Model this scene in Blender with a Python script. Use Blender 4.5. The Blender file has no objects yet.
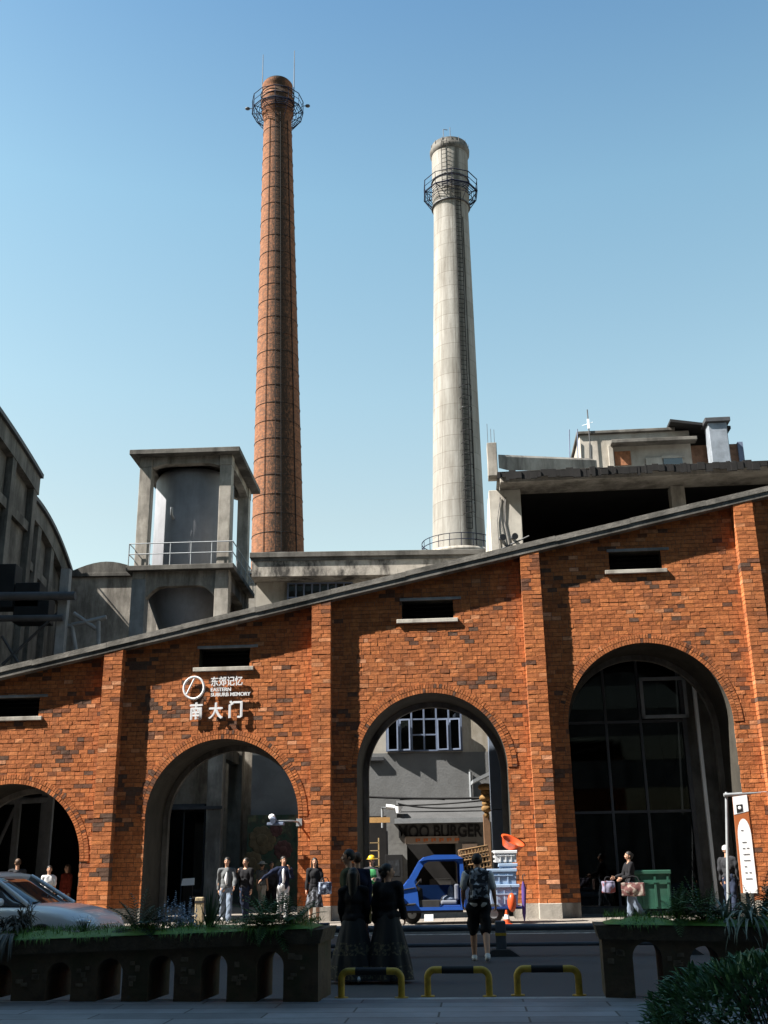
import bpy, bmesh, math, random
import numpy as np
from mathutils import Vector, Matrix, noise, Euler

random.seed(7)
rng = np.random.default_rng(7)
SC = bpy.context.scene
COL = SC.collection
R = math.radians

# ------------------------------------------------------------------ camera, sky, sun, exposure
CAM_H, CAM_F, PITCH, ROLL = 1.65, 1056.0, R(18.5), R(-0.9)
cam_d = bpy.data.cameras.new('camera')
cam = bpy.data.objects.new('camera', cam_d)
COL.objects.link(cam)
CAM_ROT = Matrix.Rotation(math.pi / 2 + PITCH, 3, 'X') @ Matrix.Rotation(ROLL, 3, 'Z')
cam.matrix_world = Matrix.Translation((0, 0, CAM_H)) @ CAM_ROT.to_4x4()
cam_d.sensor_fit = 'VERTICAL'
cam_d.sensor_height = 36
cam_d.lens = 36 * CAM_F / 1024
cam_d.clip_end = 4000
cam_d.clip_start = 0.1
SC.camera = cam
SC.render.resolution_x, SC.render.resolution_y = 768, 1024

YAW = R(-4.4)                                    # the street runs slightly oblique to the camera
SUN_AZ, SUN_EL = R(70) - YAW, R(49.1)          # azimuth measured from the view-back direction towards the left
sun_vec = Vector((-math.sin(SUN_AZ) * math.cos(SUN_EL), -math.cos(SUN_AZ) * math.cos(SUN_EL), math.sin(SUN_EL)))
w = bpy.data.worlds.new('World')
SC.world = w
w.use_nodes = True
wn, wl = w.node_tree.nodes, w.node_tree.links
sky = wn.new('ShaderNodeTexSky')
sky.sky_type = 'NISHITA'
sky.sun_disc = False
sky.sun_elevation = SUN_EL
sky.sun_rotation = math.atan2(sun_vec.x, sun_vec.y)
sky.altitude = 0
sky.air_density = 1.0
sky.dust_density = 1.6
sky.ozone_density = 0.6
bg = wn['Background']
bg.inputs['Strength'].default_value = 0.09
# hazier towards the horizon, deeper overhead
wtc = wn.new('ShaderNodeTexCoord'); wsep = wn.new('ShaderNodeSeparateXYZ'); wl.new(wtc.outputs['Generated'], wsep.inputs[0])
wcr = wn.new('ShaderNodeValToRGB'); we = wcr.color_ramp.elements
we[0].position = 0.0; we[0].color = (1.0, 0.86, 0.62, 1)
we[1].position = 1.0; we[1].color = (0.26, 0.46, 0.56, 1)
for _p, _c in ((0.31, (0.98, 0.89, 0.64)), (0.416, (0.92, 0.95, 0.72)), (0.57, (0.76, 0.92, 0.76)), (0.70, (0.51, 0.71, 0.70))):
    _e = we.new(_p); _e.color = (*_c, 1)
wl.new(wsep.outputs[2], wcr.inputs[0])
wmx = wn.new('ShaderNodeMix'); wmx.data_type = 'RGBA'; wmx.blend_type = 'MULTIPLY'; wmx.inputs[0].default_value = 1
wl.new(sky.outputs[0], wmx.inputs[6]); wl.new(wcr.outputs[0], wmx.inputs[7]); wl.new(wmx.outputs[2], bg.inputs[0])
sun_d = bpy.data.lights.new('sun', 'SUN')
sun_d.energy = 5.0
sun_d.angle = R(0.53)
sun_d.color = (1.0, 0.945, 0.865)
sun = bpy.data.objects.new('sun', sun_d)
COL.objects.link(sun)
sun.rotation_euler = sun_vec.to_track_quat('Z', 'Y').to_euler()
sun.location = sun_vec * 60
SC.view_settings.view_transform = 'Standard'
SC.view_settings.look = 'None'
SC.view_settings.exposure = 1.85
SC.view_settings.gamma = 1
SC.cycles.max_bounces = 6
SC.cycles.use_denoising = True

# ------------------------------------------------------------------ helpers
def ray(px, py):
    return CAM_ROT @ Vector(((px - 384) / CAM_F, -(py - 512) / CAM_F, -1))

def at(px, py, Y):
    """The point of the place at depth Y that the photograph shows at a pixel."""
    d = ray(px, py)
    return Vector((0, 0, CAM_H)) + d * (Y / d.y)

def at_z(px, py, Z):
    d = ray(px, py)
    return Vector((0, 0, CAM_H)) + d * ((Z - CAM_H) / d.z)

ORI = Vector((-1.72, 33.09, 0))
UX, VX = Vector((math.cos(YAW), math.sin(YAW), 0)), Vector((-math.sin(YAW), math.cos(YAW), 0))

def street(s, d, z=0):
    """Along the street, away from the wall's face, up -> world."""
    return ORI + UX * s + VX * d + Vector((0, 0, z))

STREET_M = Matrix.Translation(ORI) @ Matrix.Rotation(YAW, 4, 'Z')

def tag(o, label=None, cat=None, group=None, kind=None):
    if label: o['label'] = label
    if cat: o['category'] = cat
    if group: o['group'] = group
    if kind: o['kind'] = kind
    return o

def thing(name, label, cat, loc=(0, 0, 0), rz=0, group=None):
    o = bpy.data.objects.new(name, None)
    o.empty_display_size = 0.2
    COL.objects.link(o)
    o.location = loc
    o.rotation_euler = (0, 0, rz)
    return tag(o, label, cat, group)

def dup(root, loc, rz=None, label=None, scale=None):
    r = root.copy()
    COL.objects.link(r)
    r.location = loc
    if rz is not None: r.rotation_euler = (0, 0, rz)
    if scale: r.scale = (scale,) * 3
    if label: r['label'] = label
    for ch in list(root.children):
        c = ch.copy(); COL.objects.link(c); c.parent = r
        for g in list(ch.children):
            d = g.copy(); COL.objects.link(d); d.parent = c
    return r

class MB:
    """Collects shapes, then links them as one mesh object."""
    def __init__(self):
        self.v, self.f, self.m = [], [], []
        self.cur = 0
        self.smooth_from = []
    def add(self, vs, fs, smooth=False):
        b = len(self.v)
        self.v += [tuple(p) for p in vs]
        for f in fs:
            self.f.append(tuple(b + i for i in f)); self.m.append(self.cur); self.smooth_from.append(smooth)
        return self
    def box(self, lo, hi, bev=0.0, M=None):
        x0, y0, z0 = lo; x1, y1, z1 = hi
        if x0 > x1: x0, x1 = x1, x0
        if y0 > y1: y0, y1 = y1, y0
        if z0 > z1: z0, z1 = z1, z0
        if bev <= 0:
            vs = [Vector((x, y, z)) for z in (z0, z1) for y in (y0, y1) for x in (x0, x1)]
            fs = [(0, 2, 3, 1), (4, 5, 7, 6), (0, 1, 5, 4), (2, 6, 7, 3), (0, 4, 6, 2), (1, 3, 7, 5)]
        else:
            bm = bmesh.new()
            bmesh.ops.create_cube(bm, size=1)
            for v in bm.verts:
                v.co = Vector(((x0 + x1) / 2 + v.co.x * (x1 - x0), (y0 + y1) / 2 + v.co.y * (y1 - y0), (z0 + z1) / 2 + v.co.z * (z1 - z0)))
            bmesh.ops.bevel(bm, geom=list(bm.edges), offset=bev, segments=2, affect='EDGES', profile=0.5)
            bm.verts.index_update()
            vs = [v.co.copy() for v in bm.verts]
            fs = [[v.index for v in f.verts] for f in bm.faces]
            bm.free()
        if M is not None: vs = [M @ v for v in vs]
        return self.add(vs, fs)
    def prism(self, poly, a, b):
        """Convex or simple polygon (list of 3D points) swept by vector from a to b."""
        a, b = Vector(a), Vector(b)
        n = len(poly)
        vs = [Vector(p) + a for p in poly] + [Vector(p) + b for p in poly]
        fs = [tuple(range(n))[::-1], tuple(range(n, 2 * n))] + [(i, (i + 1) % n, n + (i + 1) % n, n + i) for i in range(n)]
        return self.add(vs, fs)
    def cyl(self, p, q, r1, r2=None, n=12, caps=True, smooth=True):
        if r2 is None: r2 = r1
        p, q = Vector(p), Vector(q)
        ax = (q - p).normalized()
        t = ax.orthogonal().normalized(); u = ax.cross(t)
        vs = []
        for c, r in ((p, r1), (q, r2)):
            for i in range(n):
                an = 2 * math.pi * i / n
                vs.append(c + (t * math.cos(an) + u * math.sin(an)) * r)
        self.add(vs, [(i, (i + 1) % n, n + (i + 1) % n, n + i) for i in range(n)], smooth)
        if caps:
            self.add(vs, [tuple(range(n))[::-1], tuple(range(n, 2 * n))])
        return self
    def tube(self, pts, r, n=8, rr=None, closed=False):
        pts = [Vector(p) for p in pts]
        N = len(pts)
        vs = []
        prev = None
        for i, p in enumerate(pts):
            a = pts[(i - 1) % N] if (i > 0 or closed) else p
            b = pts[(i + 1) % N] if (i < N - 1 or closed) else p
            t = (b - a).normalized()
            if prev is None: nrm = t.orthogonal().normalized()
            else:
                nrm = (prev - t * prev.dot(t))
                nrm = nrm.normalized() if nrm.length > 1e-6 else t.orthogonal().normalized()
            prev = nrm
            bn = t.cross(nrm)
            rad = rr[i] if rr else r
            for k in range(n):
                an = 2 * math.pi * k / n
                vs.append(p + (nrm * math.cos(an) + bn * math.sin(an)) * rad)
        fs = []
        for i in range(N if closed else N - 1):
            j = (i + 1) % N
            for k in range(n):
                fs.append((i * n + k, i * n + (k + 1) % n, j * n + (k + 1) % n, j * n + k))
        self.add(vs, fs, True)
        if not closed:
            self.add(vs, [tuple(range(n))[::-1], tuple(range((N - 1) * n, N * n))])
        return self
    def lathe(self, prof, c=(0, 0, 0), n=32, cap=True, top=None, smooth=True):
        """prof: list of (r, z); axis along z through c."""
        c = Vector(c)
        vs = []
        for r, z in prof:
            for i in range(n):
                an = 2 * math.pi * i / n
                vs.append(c + Vector((r * math.cos(an), r * math.sin(an), z)))
        fs = []
        for j in range(len(prof) - 1):
            for i in range(n):
                fs.append((j * n + i, j * n + (i + 1) % n, (j + 1) * n + (i + 1) % n, (j + 1) * n + i))
        self.add(vs, fs, smooth)
        if cap:
            self.add(vs, [tuple(range(n))[::-1], tuple(range((len(prof) - 1) * n, len(prof) * n))])
        return self
    def ell(self, c, rx, ry=None, rz=None, n=14, m=9, M=None):
        ry = rx if ry is None else ry; rz = rx if rz is None else rz
        c = Vector(c)
        vs = [Vector((0, 0, -rz))]
        for j in range(1, m):
            th = -math.pi / 2 + math.pi * j / m
            for i in range(n):
                an = 2 * math.pi * i / n
                vs.append(Vector((rx * math.cos(th) * math.cos(an), ry * math.cos(th) * math.sin(an), rz * math.sin(th))))
        vs.append(Vector((0, 0, rz)))
        fs = [(0, 1 + (i + 1) % n, 1 + i) for i in range(n)]
        for j in range(m - 2):
            for i in range(n):
                a = 1 + j * n
                fs.append((a + i, a + (i + 1) % n, a + n + (i + 1) % n, a + n + i))
        L = len(vs) - 1; a = 1 + (m - 2) * n
        fs += [(a + i, a + (i + 1) % n, L) for i in range(n)]
        if M is not None: vs = [M @ v for v in vs]
        return self.add([v + c for v in vs], fs, True)
    def capsule(self, p, q, r1, r2=None, n=12):
        if r2 is None: r2 = r1
        p, q = Vector(p), Vector(q)
        self.cyl(p, q, r1, r2, n)
        self.ell(p, r1, n=n, m=6); self.ell(q, r2, n=n, m=6)
        return self
    def build(self, name, mat, parent=None, world=False, M=None):
        me = bpy.data.meshes.new(name)
        vs = self.v if M is None else [tuple(M @ Vector(p)) for p in self.v]
        me.from_pydata(vs, [], self.f)
        mats = mat if isinstance(mat, (list, tuple)) else [mat]
        for mm in mats: me.materials.append(mm)
        me.polygons.foreach_set('material_index', self.m)
        me.polygons.foreach_set('use_smooth', self.smooth_from)
        me.update()
        o = bpy.data.objects.new(name, me)
        COL.objects.link(o)
        if parent is not None:
            o.parent = parent
            if world:
                PM = Matrix.Translation(parent.location) @ parent.rotation_euler.to_matrix().to_4x4()
                o.matrix_parent_inverse = PM.inverted()
        return o

def plate(loops, a, b, name='plate'):
    """2D outline with holes (first loop outer), filled and extruded a..b along its normal. Returns (verts, faces) with x=s, y=depth, z=up."""
    cu = bpy.data.curves.new(name, 'CURVE')
    cu.dimensions = '2D'; cu.fill_mode = 'BOTH'
    cu.extrude = abs(b - a) / 2
    for lp in loops:
        sp = cu.splines.new('POLY')
        sp.points.add(len(lp) - 1)
        for i, (x, y) in enumerate(lp): sp.points[i].co = (x, y, 0, 1)
        sp.use_cyclic_u = True
    o = bpy.data.objects.new(name, cu)
    COL.objects.link(o)
    dg = bpy.context.evaluated_depsgraph_get()
    me = bpy.data.meshes.new_from_object(o.evaluated_get(dg))
    mid = (a + b) / 2
    vs = [Vector((v.co.x, mid - v.co.z, v.co.y)) for v in me.vertices]
    fs = [tuple(p.vertices) for p in me.polygons]
    bpy.data.objects.remove(o); bpy.data.curves.remove(cu); bpy.data.meshes.remove(me)
    return vs, fs

def text_mesh(body, size, ext, bold=0.0, align='LEFT', spacing=1.0, sx=1.0):
    """Raised lettering as (verts, faces) in the x (right), z (up) plane, facing -y."""
    cu = bpy.data.curves.new('lettering', 'FONT')
    cu.body = body; cu.size = size; cu.extrude = ext; cu.offset = bold; cu.align_x = align; cu.space_character = spacing
    o = bpy.data.objects.new('lettering', cu)
    COL.objects.link(o)
    dg = bpy.context.evaluated_depsgraph_get()
    me = bpy.data.meshes.new_from_object(o.evaluated_get(dg))
    vs = [Vector((v.co.x * sx, -v.co.z, v.co.y)) for v in me.vertices]
    fs = [tuple(p.vertices) for p in me.polygons]
    bpy.data.objects.remove(o); bpy.data.curves.remove(cu); bpy.data.meshes.remove(me)
    return vs, fs

# ------------------------------------------------------------------ materials
def mat(name, col, rough=0.85, metal=0.0, var=0.25, scale=1.5, bump=0.15, bscale=25.0, stain=None, stain_amt=0.0, streak=1.0, sscale=0.8, spec=0.3, coat=0.0, speck=None):
    m = bpy.data.materials.new(name)
    m.use_nodes = True
    nt = m.node_tree; N, L = nt.nodes, nt.links
    b = N['Principled BSDF']
    b.inputs['Roughness'].default_value = rough
    b.inputs['Metallic'].default_value = metal
    b.inputs['Specular IOR Level'].default_value = spec
    b.inputs['Coat Weight'].default_value = coat
    tc = N.new('ShaderNodeTexCoord')
    n1 = N.new('ShaderNodeTexNoise'); n1.inputs['Scale'].default_value = scale; n1.inputs['Detail'].default_value = 6; n1.inputs['Roughness'].default_value = 0.65
    L.new(tc.outputs['Object'], n1.inputs['Vector'])
    r1 = N.new('ShaderNodeMapRange'); r1.inputs[1].default_value = 0.3; r1.inputs[2].default_value = 0.7
    r1.inputs[3].default_value = 1 - var; r1.inputs[4].default_value = 1 + var
    L.new(n1.outputs[0], r1.inputs[0])
    mx = N.new('ShaderNodeMix'); mx.data_type = 'RGBA'; mx.blend_type = 'MULTIPLY'; mx.inputs[0].default_value = 1
    mx.inputs[6].default_value = (*col, 1)
    cb = N.new('ShaderNodeCombineColor')
    for i in range(3): L.new(r1.outputs[0], cb.inputs[i])
    L.new(cb.outputs[0], mx.inputs[7])
    out = mx.outputs[2]
    if stain is not None:
        mp = N.new('ShaderNodeMapping'); mp.inputs['Scale'].default_value = (1, 1, streak)
        L.new(tc.outputs['Object'], mp.inputs['Vector'])
        n2 = N.new('ShaderNodeTexNoise'); n2.inputs['Scale'].default_value = sscale; n2.inputs['Detail'].default_value = 8; n2.inputs['Roughness'].default_value = 0.7
        L.new(mp.outputs[0], n2.inputs['Vector'])
        r2 = N.new('ShaderNodeMapRange'); r2.inputs[1].default_value = 0.46; r2.inputs[2].default_value = 0.62; r2.inputs[4].default_value = stain_amt
        L.new(n2.outputs[0], r2.inputs[0])
        m2 = N.new('ShaderNodeMix'); m2.data_type = 'RGBA'
        m2.inputs[7].default_value = (*stain, 1)
        L.new(r2.outputs[0], m2.inputs[0]); L.new(out, m2.inputs[6])
        out = m2.outputs[2]
    if speck is not None:
        vo = N.new('ShaderNodeTexNoise'); vo.inputs['Scale'].default_value = speck[0]; vo.inputs['Detail'].default_value = 3
        L.new(tc.outputs['Object'], vo.inputs['Vector'])
        r3 = N.new('ShaderNodeMapRange'); r3.inputs[1].default_value = speck[1]; r3.inputs[2].default_value = speck[1] + 0.06; r3.inputs[4].default_value = speck[3]
        L.new(vo.outputs[0], r3.inputs[0])
        m3 = N.new('ShaderNodeMix'); m3.data_type = 'RGBA'; m3.inputs[7].default_value = (*speck[2], 1)
        L.new(r3.outputs[0], m3.inputs[0]); L.new(out, m3.inputs[6]); out = m3.outputs[2]
    L.new(out, b.inputs['Base Color'])
    if bump:
        n3 = N.new('ShaderNodeTexNoise'); n3.inputs['Scale'].default_value = bscale; n3.inputs['Detail'].default_value = 5
        L.new(tc.outputs['Object'], n3.inputs['Vector'])
        bp = N.new('ShaderNodeBump'); bp.inputs['Strength'].default_value = bump; bp.inputs['Distance'].default_value = 0.02
        L.new(n3.outputs[0], bp.inputs['Height']); L.new(bp.outputs[0], b.inputs['Normal'])
    return m

def glass(name, tint=(0.25, 0.28, 0.3), rough=0.02, ior=1.5):
    m = bpy.data.materials.new(name); m.use_nodes = True
    nt = m.node_tree; N, L = nt.nodes, nt.links
    N.remove(N['Principled BSDF'])
    o = N['Material Output']
    t = N.new('ShaderNodeBsdfTransparent'); t.inputs[0].default_value = (*tint, 1)
    g = N.new('ShaderNodeBsdfGlossy'); g.inputs['Roughness'].default_value = rough; g.inputs[0].default_value = (0.9, 0.93, 0.95, 1)
    fr = N.new('ShaderNodeFresnel'); fr.inputs[0].default_value = ior
    mx = N.new('ShaderNodeMixShader')
    tc = N.new('ShaderNodeTexCoord'); nz = N.new('ShaderNodeTexNoise'); nz.inputs['Scale'].default_value = 0.9
    L.new(tc.outputs['Object'], nz.inputs[0])
    bp = N.new('ShaderNodeBump'); bp.inputs['Strength'].default_value = 0.04; L.new(nz.outputs[0], bp.inputs['Height'])
    L.new(bp.outputs[0], g.inputs['Normal'])
    L.new(fr.outputs[0], mx.inputs[0]); L.new(t.outputs[0], mx.inputs[1]); L.new(g.outputs[0], mx.inputs[2]); L.new(mx.outputs[0], o.inputs[0])
    return m

def brick_mat(name, dark=1.0):
    """Fired brick: every brick carries its own tone; dark burnt ones come in patches."""
    m = bpy.data.materials.new(name); m.use_nodes = True
    nt = m.node_tree; N, L = nt.nodes, nt.links
    b = N['Principled BSDF']; b.inputs['Roughness'].default_value = 0.9; b.inputs['Specular IOR Level'].default_value = 0.15
    a = N.new('ShaderNodeAttribute'); a.attribute_name = 'tone'
    sp = N.new('ShaderNodeSeparateColor'); L.new(a.outputs['Color'], sp.inputs[0])
    cr = N.new('ShaderNodeValToRGB')
    el = cr.color_ramp.elements
    el[0].position = 0.0; el[0].color = (0.10, 0.06, 0.043, 1)
    el[1].position = 1.0; el[1].color = (0.58, 0.27, 0.15, 1)
    for p, c in ((0.14, (0.12, 0.055, 0.034, 1)), (0.32, (0.28, 0.092, 0.034, 1)), (0.55, (0.36, 0.122, 0.045, 1)), (0.8, (0.43, 0.15, 0.052, 1)), (0.93, (0.44, 0.20, 0.10, 1))):
        e = el.new(p); e.color = c
    L.new(sp.outputs[0], cr.inputs[0])
    tc = N.new('ShaderNodeTexCoord')
    n1 = N.new('ShaderNodeTexNoise'); n1.inputs['Scale'].default_value = 9; n1.inputs['Detail'].default_value = 6; n1.inputs['Roughness'].default_value = 0.7
    L.new(tc.outputs['Object'], n1.inputs['Vector'])
    r1 = N.new('ShaderNodeMapRange'); r1.inputs[1].default_value = 0.3; r1.inputs[2].default_value = 0.7; r1.inputs[3].default_value = 0.62 * dark; r1.inputs[4].default_value = 1.25 * dark
    L.new(n1.outputs[0], r1.inputs[0])
    cb = N.new('ShaderNodeCombineColor')
    for i in range(3): L.new(r1.outputs[0], cb.inputs[i])
    mx = N.new('ShaderNodeMix'); mx.data_type = 'RGBA'; mx.blend_type = 'MULTIPLY'; mx.inputs[0].default_value = 1
    L.new(cr.outputs[0], mx.inputs[6]); L.new(cb.outputs[0], mx.inputs[7])
    mp = N.new('ShaderNodeMapping'); mp.inputs['Scale'].default_value = (0.9, 0.9, 0.28)
    L.new(tc.outputs['Object'], mp.inputs['Vector'])
    n4 = N.new('ShaderNodeTexNoise'); n4.inputs['Scale'].default_value = 1.3; n4.inputs['Detail'].default_value = 9; n4.inputs['Roughness'].default_value = 0.75
    L.new(mp.outputs[0], n4.inputs['Vector'])
    r4 = N.new('ShaderNodeMapRange'); r4.inputs[1].default_value = 0.5; r4.inputs[2].default_value = 0.72; r4.inputs[4].default_value = 0.62
    L.new(n4.outputs[0], r4.inputs[0])
    m4 = N.new('ShaderNodeMix'); m4.data_type = 'RGBA'; m4.inputs[7].default_value = (0.13, 0.062, 0.036, 1)
    L.new(r4.outputs[0], m4.inputs[0]); L.new(mx.outputs[2], m4.inputs[6])
    L.new(m4.outputs[2], b.inputs['Base Color'])
    n3 = N.new('ShaderNodeTexNoise'); n3.inputs['Scale'].default_value = 30; n3.inputs['Detail'].default_value = 5
    L.new(tc.outputs['Object'], n3.inputs['Vector'])
    bp = N.new('ShaderNodeBump'); bp.inputs['Strength'].default_value = 0.5; bp.inputs['Distance'].default_value = 0.015
    L.new(n3.outputs[0], bp.inputs['Height']); L.new(bp.outputs[0], b.inputs['Normal'])
    return m

M = {}
M['brick'] = brick_mat('fired brick')
M['mortar'] = mat('old mortar', (0.10, 0.07, 0.05), var=0.4, bump=0.4)
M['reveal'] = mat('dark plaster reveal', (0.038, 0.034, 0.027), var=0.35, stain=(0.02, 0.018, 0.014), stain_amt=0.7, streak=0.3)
M['concrete'] = mat('weathered concrete', (0.31, 0.285, 0.25), var=0.3, bump=0.3, stain=(0.07, 0.06, 0.05), stain_amt=0.75, streak=0.22)
M['concrete_dark'] = mat('soot dark concrete', (0.125, 0.117, 0.105), var=0.35, bump=0.35, stain=(0.035, 0.032, 0.028), stain_amt=0.85, streak=0.2)
M['concrete_pale'] = mat('pale concrete', (0.42, 0.395, 0.35), var=0.22, bump=0.25, stain=(0.13, 0.11, 0.09), stain_amt=0.7, streak=0.15)
M['concrete_grey'] = mat('blue grey concrete', (0.22, 0.225, 0.23), var=0.25, bump=0.25, stain=(0.09, 0.09, 0.085), stain_amt=0.6, streak=0.2)
M['eave'] = mat('grey eave slab', (0.15, 0.14, 0.125), var=0.45, scale=2.5, bump=0.4, stain=(0.05, 0.048, 0.042), stain_amt=0.8, streak=1)
M['steel'] = mat('blackened steel', (0.05, 0.052, 0.058), rough=0.6, var=0.3, bump=0.05, spec=0.4)
M['steel_blue'] = mat('blue grey painted steel', (0.12, 0.15, 0.22), rough=0.55, var=0.3, bump=0.05)
M['rail_grey'] = mat('galvanised rail', (0.26, 0.275, 0.29), rough=0.6, metal=0.4, var=0.2, bump=0.03)
M['white'] = mat('white painted metal', (0.78, 0.79, 0.80), rough=0.5, var=0.06, bump=0.02)
M['black'] = mat('matt black', (0.012, 0.012, 0.013), rough=0.7, var=0.3, bump=0.03)
M['dark_room'] = mat('dark interior wall', (0.035, 0.034, 0.034), var=0.4, bump=0.1)
M['iron'] = mat('black iron', (0.014, 0.014, 0.015), rough=0.75, var=0.3, bump=0, spec=0.1)
M['void'] = mat('shade and soot black', (0.012, 0.011, 0.011), var=0.4, bump=0.05)  # near-black stands in for shade inside openings; the chimney rim is sooty
M['glass_dark'] = glass('dark shop glass', (0.22, 0.24, 0.25))
M['glass'] = glass('window glass', (0.18, 0.21, 0.25), ior=2.0)
# ------------------------------------------------------------------ the setting
M['asphalt'] = mat('asphalt', (0.050, 0.051, 0.055), rough=0.9, var=0.22, scale=0.7, bump=0.35, bscale=60, stain=(0.03, 0.03, 0.033), stain_amt=0.6, sscale=0.35, speck=(40, 0.66, (0.12, 0.12, 0.12), 0.5))
M['dirt'] = mat('ground', (0.10, 0.095, 0.09), var=0.3, scale=0.4)
M['kerb'] = mat('granite kerb', (0.30, 0.30, 0.30), var=0.2, scale=5, speck=(60, 0.6, (0.12, 0.12, 0.12), 0.6))

def paving_mat(name, cols, sx, sy, joint, rough=0.8, joint_col=(0.05, 0.05, 0.05)):
    m = bpy.data.materials.new(name); m.use_nodes = True
    nt = m.node_tree; N, L = nt.nodes, nt.links
    b = N['Principled BSDF']; b.inputs['Roughness'].default_value = rough; b.inputs['Specular IOR Level'].default_value = 0.3
    tc = N.new('ShaderNodeTexCoord')
    br = N.new('ShaderNodeTexBrick')
    br.inputs['Scale'].default_value = 1; br.inputs['Brick Width'].default_value = sx; br.inputs['Row Height'].default_value = sy
    br.inputs['Mortar Size'].default_value = joint; br.inputs['Mortar Smooth'].default_value = 0.1
    br.inputs['Color1'].default_value = (*cols[0], 1); br.inputs['Color2'].default_value = (*cols[1], 1); br.inputs['Mortar'].default_value = (*joint_col, 1)
    L.new(tc.outputs['Object'], br.inputs['Vector'])
    n1 = N.new('ShaderNodeTexNoise'); n1.inputs['Scale'].default_value = 0.9; n1.inputs['Detail'].default_value = 8; n1.inputs['Roughness'].default_value = 0.7
    L.new(tc.outputs['Object'], n1.inputs['Vector'])
    r1 = N.new('ShaderNodeMapRange'); r1.inputs[1].default_value = 0.3; r1.inputs[2].default_value = 0.7; r1.inputs[3].default_value = 0.65; r1.inputs[4].default_value = 1.2
    L.new(n1.outputs[0], r1.inputs[0])
    cb = N.new('ShaderNodeCombineColor')
    for i in range(3): L.new(r1.outputs[0], cb.inputs[i])
    mx = N.new('ShaderNodeMix'); mx.data_type = 'RGBA'; mx.blend_type = 'MULTIPLY'; mx.inputs[0].default_value = 1
    L.new(br.outputs[0], mx.inputs[6]); L.new(cb.outputs[0], mx.inputs[7]); L.new(mx.outputs[2], b.inputs['Base Color'])
    bp = N.new('ShaderNodeBump'); bp.inputs['Strength'].default_value = 0.4; bp.inputs['Distance'].default_value = 0.01; bp.invert = True
    L.new(br.outputs['Fac'], bp.inputs['Height']); L.new(bp.outputs[0], b.inputs['Normal'])
    return m
M['paving_near'] = paving_mat('near sidewalk slabs', ((0.21, 0.22, 0.24), (0.13, 0.137, 0.15)), 1.9, 0.42, 0.012, rough=0.65)
M['paving_far'] = paving_mat('far sidewalk slabs', ((0.20, 0.175, 0.15), (0.16, 0.142, 0.124)), 0.6, 0.3, 0.01)

g = MB(); g.box((-900, -700, -1.0), (900, 900, -0.03)); tag(g.build('ground', M['dirt']), kind='structure')
def strip(name, s0, s1, d0, d1, z0, z1, m, bev=0):
    g = MB(); g.box((s0, d0, z0), (s1, d1, z1), bev)
    o = g.build(name, m); o.matrix_world = STREET_M
    return tag(o, kind='structure')
NEAR_K, FAR_K = -18.85, -4.05
strip('road', -90, 90, NEAR_K, FAR_K, -0.3, 0.0, M['asphalt'])
strip('near_sidewalk', -90, 90, -44, NEAR_K - 0.16, -0.3, 0.12, M['paving_near'])
strip('near_kerb', -90, 90, NEAR_K - 0.16, NEAR_K + 0.002, -0.3, 0.124, M['kerb'], 0.015)
strip('far_kerb', -90, 90, FAR_K - 0.002, FAR_K + 0.15, -0.3, 0.134, M['kerb'], 0.015)
strip('far_sidewalk', -90, 90, FAR_K + 0.15, 60, -0.3, 0.13, M['paving_far'])
M['paint'] = mat('worn road paint', (0.55, 0.55, 0.53), var=0.3, scale=6, stain=(0.07, 0.07, 0.075), stain_amt=0.8, sscale=4)
for dd in (FAR_K - 0.55,):
    g = MB(); g.box((-60, dd - 0.07, 0.0), (60, dd + 0.07, 0.004)); o = g.build('road_line', M['paint']); o.matrix_world = STREET_M; tag(o, kind='structure')

# the tall block across the street, left behind the camera: its shade covers the road and the planters
def near_block(label, c, x, y, h, n):
    t = thing('office_tower', label, 'building', c, YAW)
    b = MB(); b.box((-x, -y, 0), (x, y, h)); b.build('wall', M['concrete_dark'], t)
    for k in range(n):
        z = 5 + k * 3.7
        w_ = MB(); w_.box((-x + 2, y - .1, z), (x - 2, y + .06, z + 1.7)); w_.build('window', M['glass'], t)
near_block('tall grey office tower with ribbon windows, left on the near side of the street', street(-64.5, -41), 51.5, 15, 76, 18)
near_block('unseen wide grey block with ribbon windows, added behind the viewpoint to cut sky light', street(20, -56), 50, 14, 34, 7)  # unseen block added to hold sky light off the wall and foreground

# ------------------------------------------------------------------ the brick gate wall
def roof_z(s): return 10.03 + 0.2065 * s
ARCHES = [(-10.03, 2.33, 1.9), (-3.38, 2.36, 3.09), (3.06, 2.29, 4.41), (9.71, 2.46, 5.60)]   # centre, radius, spring height
WINS = [(-10.2, -0), (-3.45, 0), (3.06, 0), (9.70, 0)]
PIL = [-13.32, -6.66, 0.0, 6.66, 13.46]           # right edges
PW, PD = 0.60, 0.33
S0, S1 = -24.0, 21.0
TH = 2.2
wall = thing('brick_wall', 'long orange brick gate wall with rising roofline, four arches and small slot windows', 'wall', ORI, YAW)
win_rects = []
for (c, _) in WINS:
    zc = roof_z(c) - 1.64
    win_rects.append((c - 0.82, c + 0.82, zc + 0.02, zc + 0.62))
outer = [(S0, 0.0)]
for c, r, sp in ARCHES:
    outer += [(c - r, 0.0), (c - r, sp)]
    outer += [(c - r * math.cos(math.pi * k / 40), sp + r * math.sin(math.pi * k / 40)) for k in range(1, 40)]
    outer += [(c + r, sp), (c + r, 0.0)]
outer += [(S1, 0.0), (S1, roof_z(S1) - 0.3), (S0, roof_z(S0) - 0.3)]
loops = [outer] + [[(a, c), (b, c), (b, d), (a, d)] for a, b, c, d in win_rects]
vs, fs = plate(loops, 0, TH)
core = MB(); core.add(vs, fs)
core.build('wall_core', M['reveal'], wall)

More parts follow.
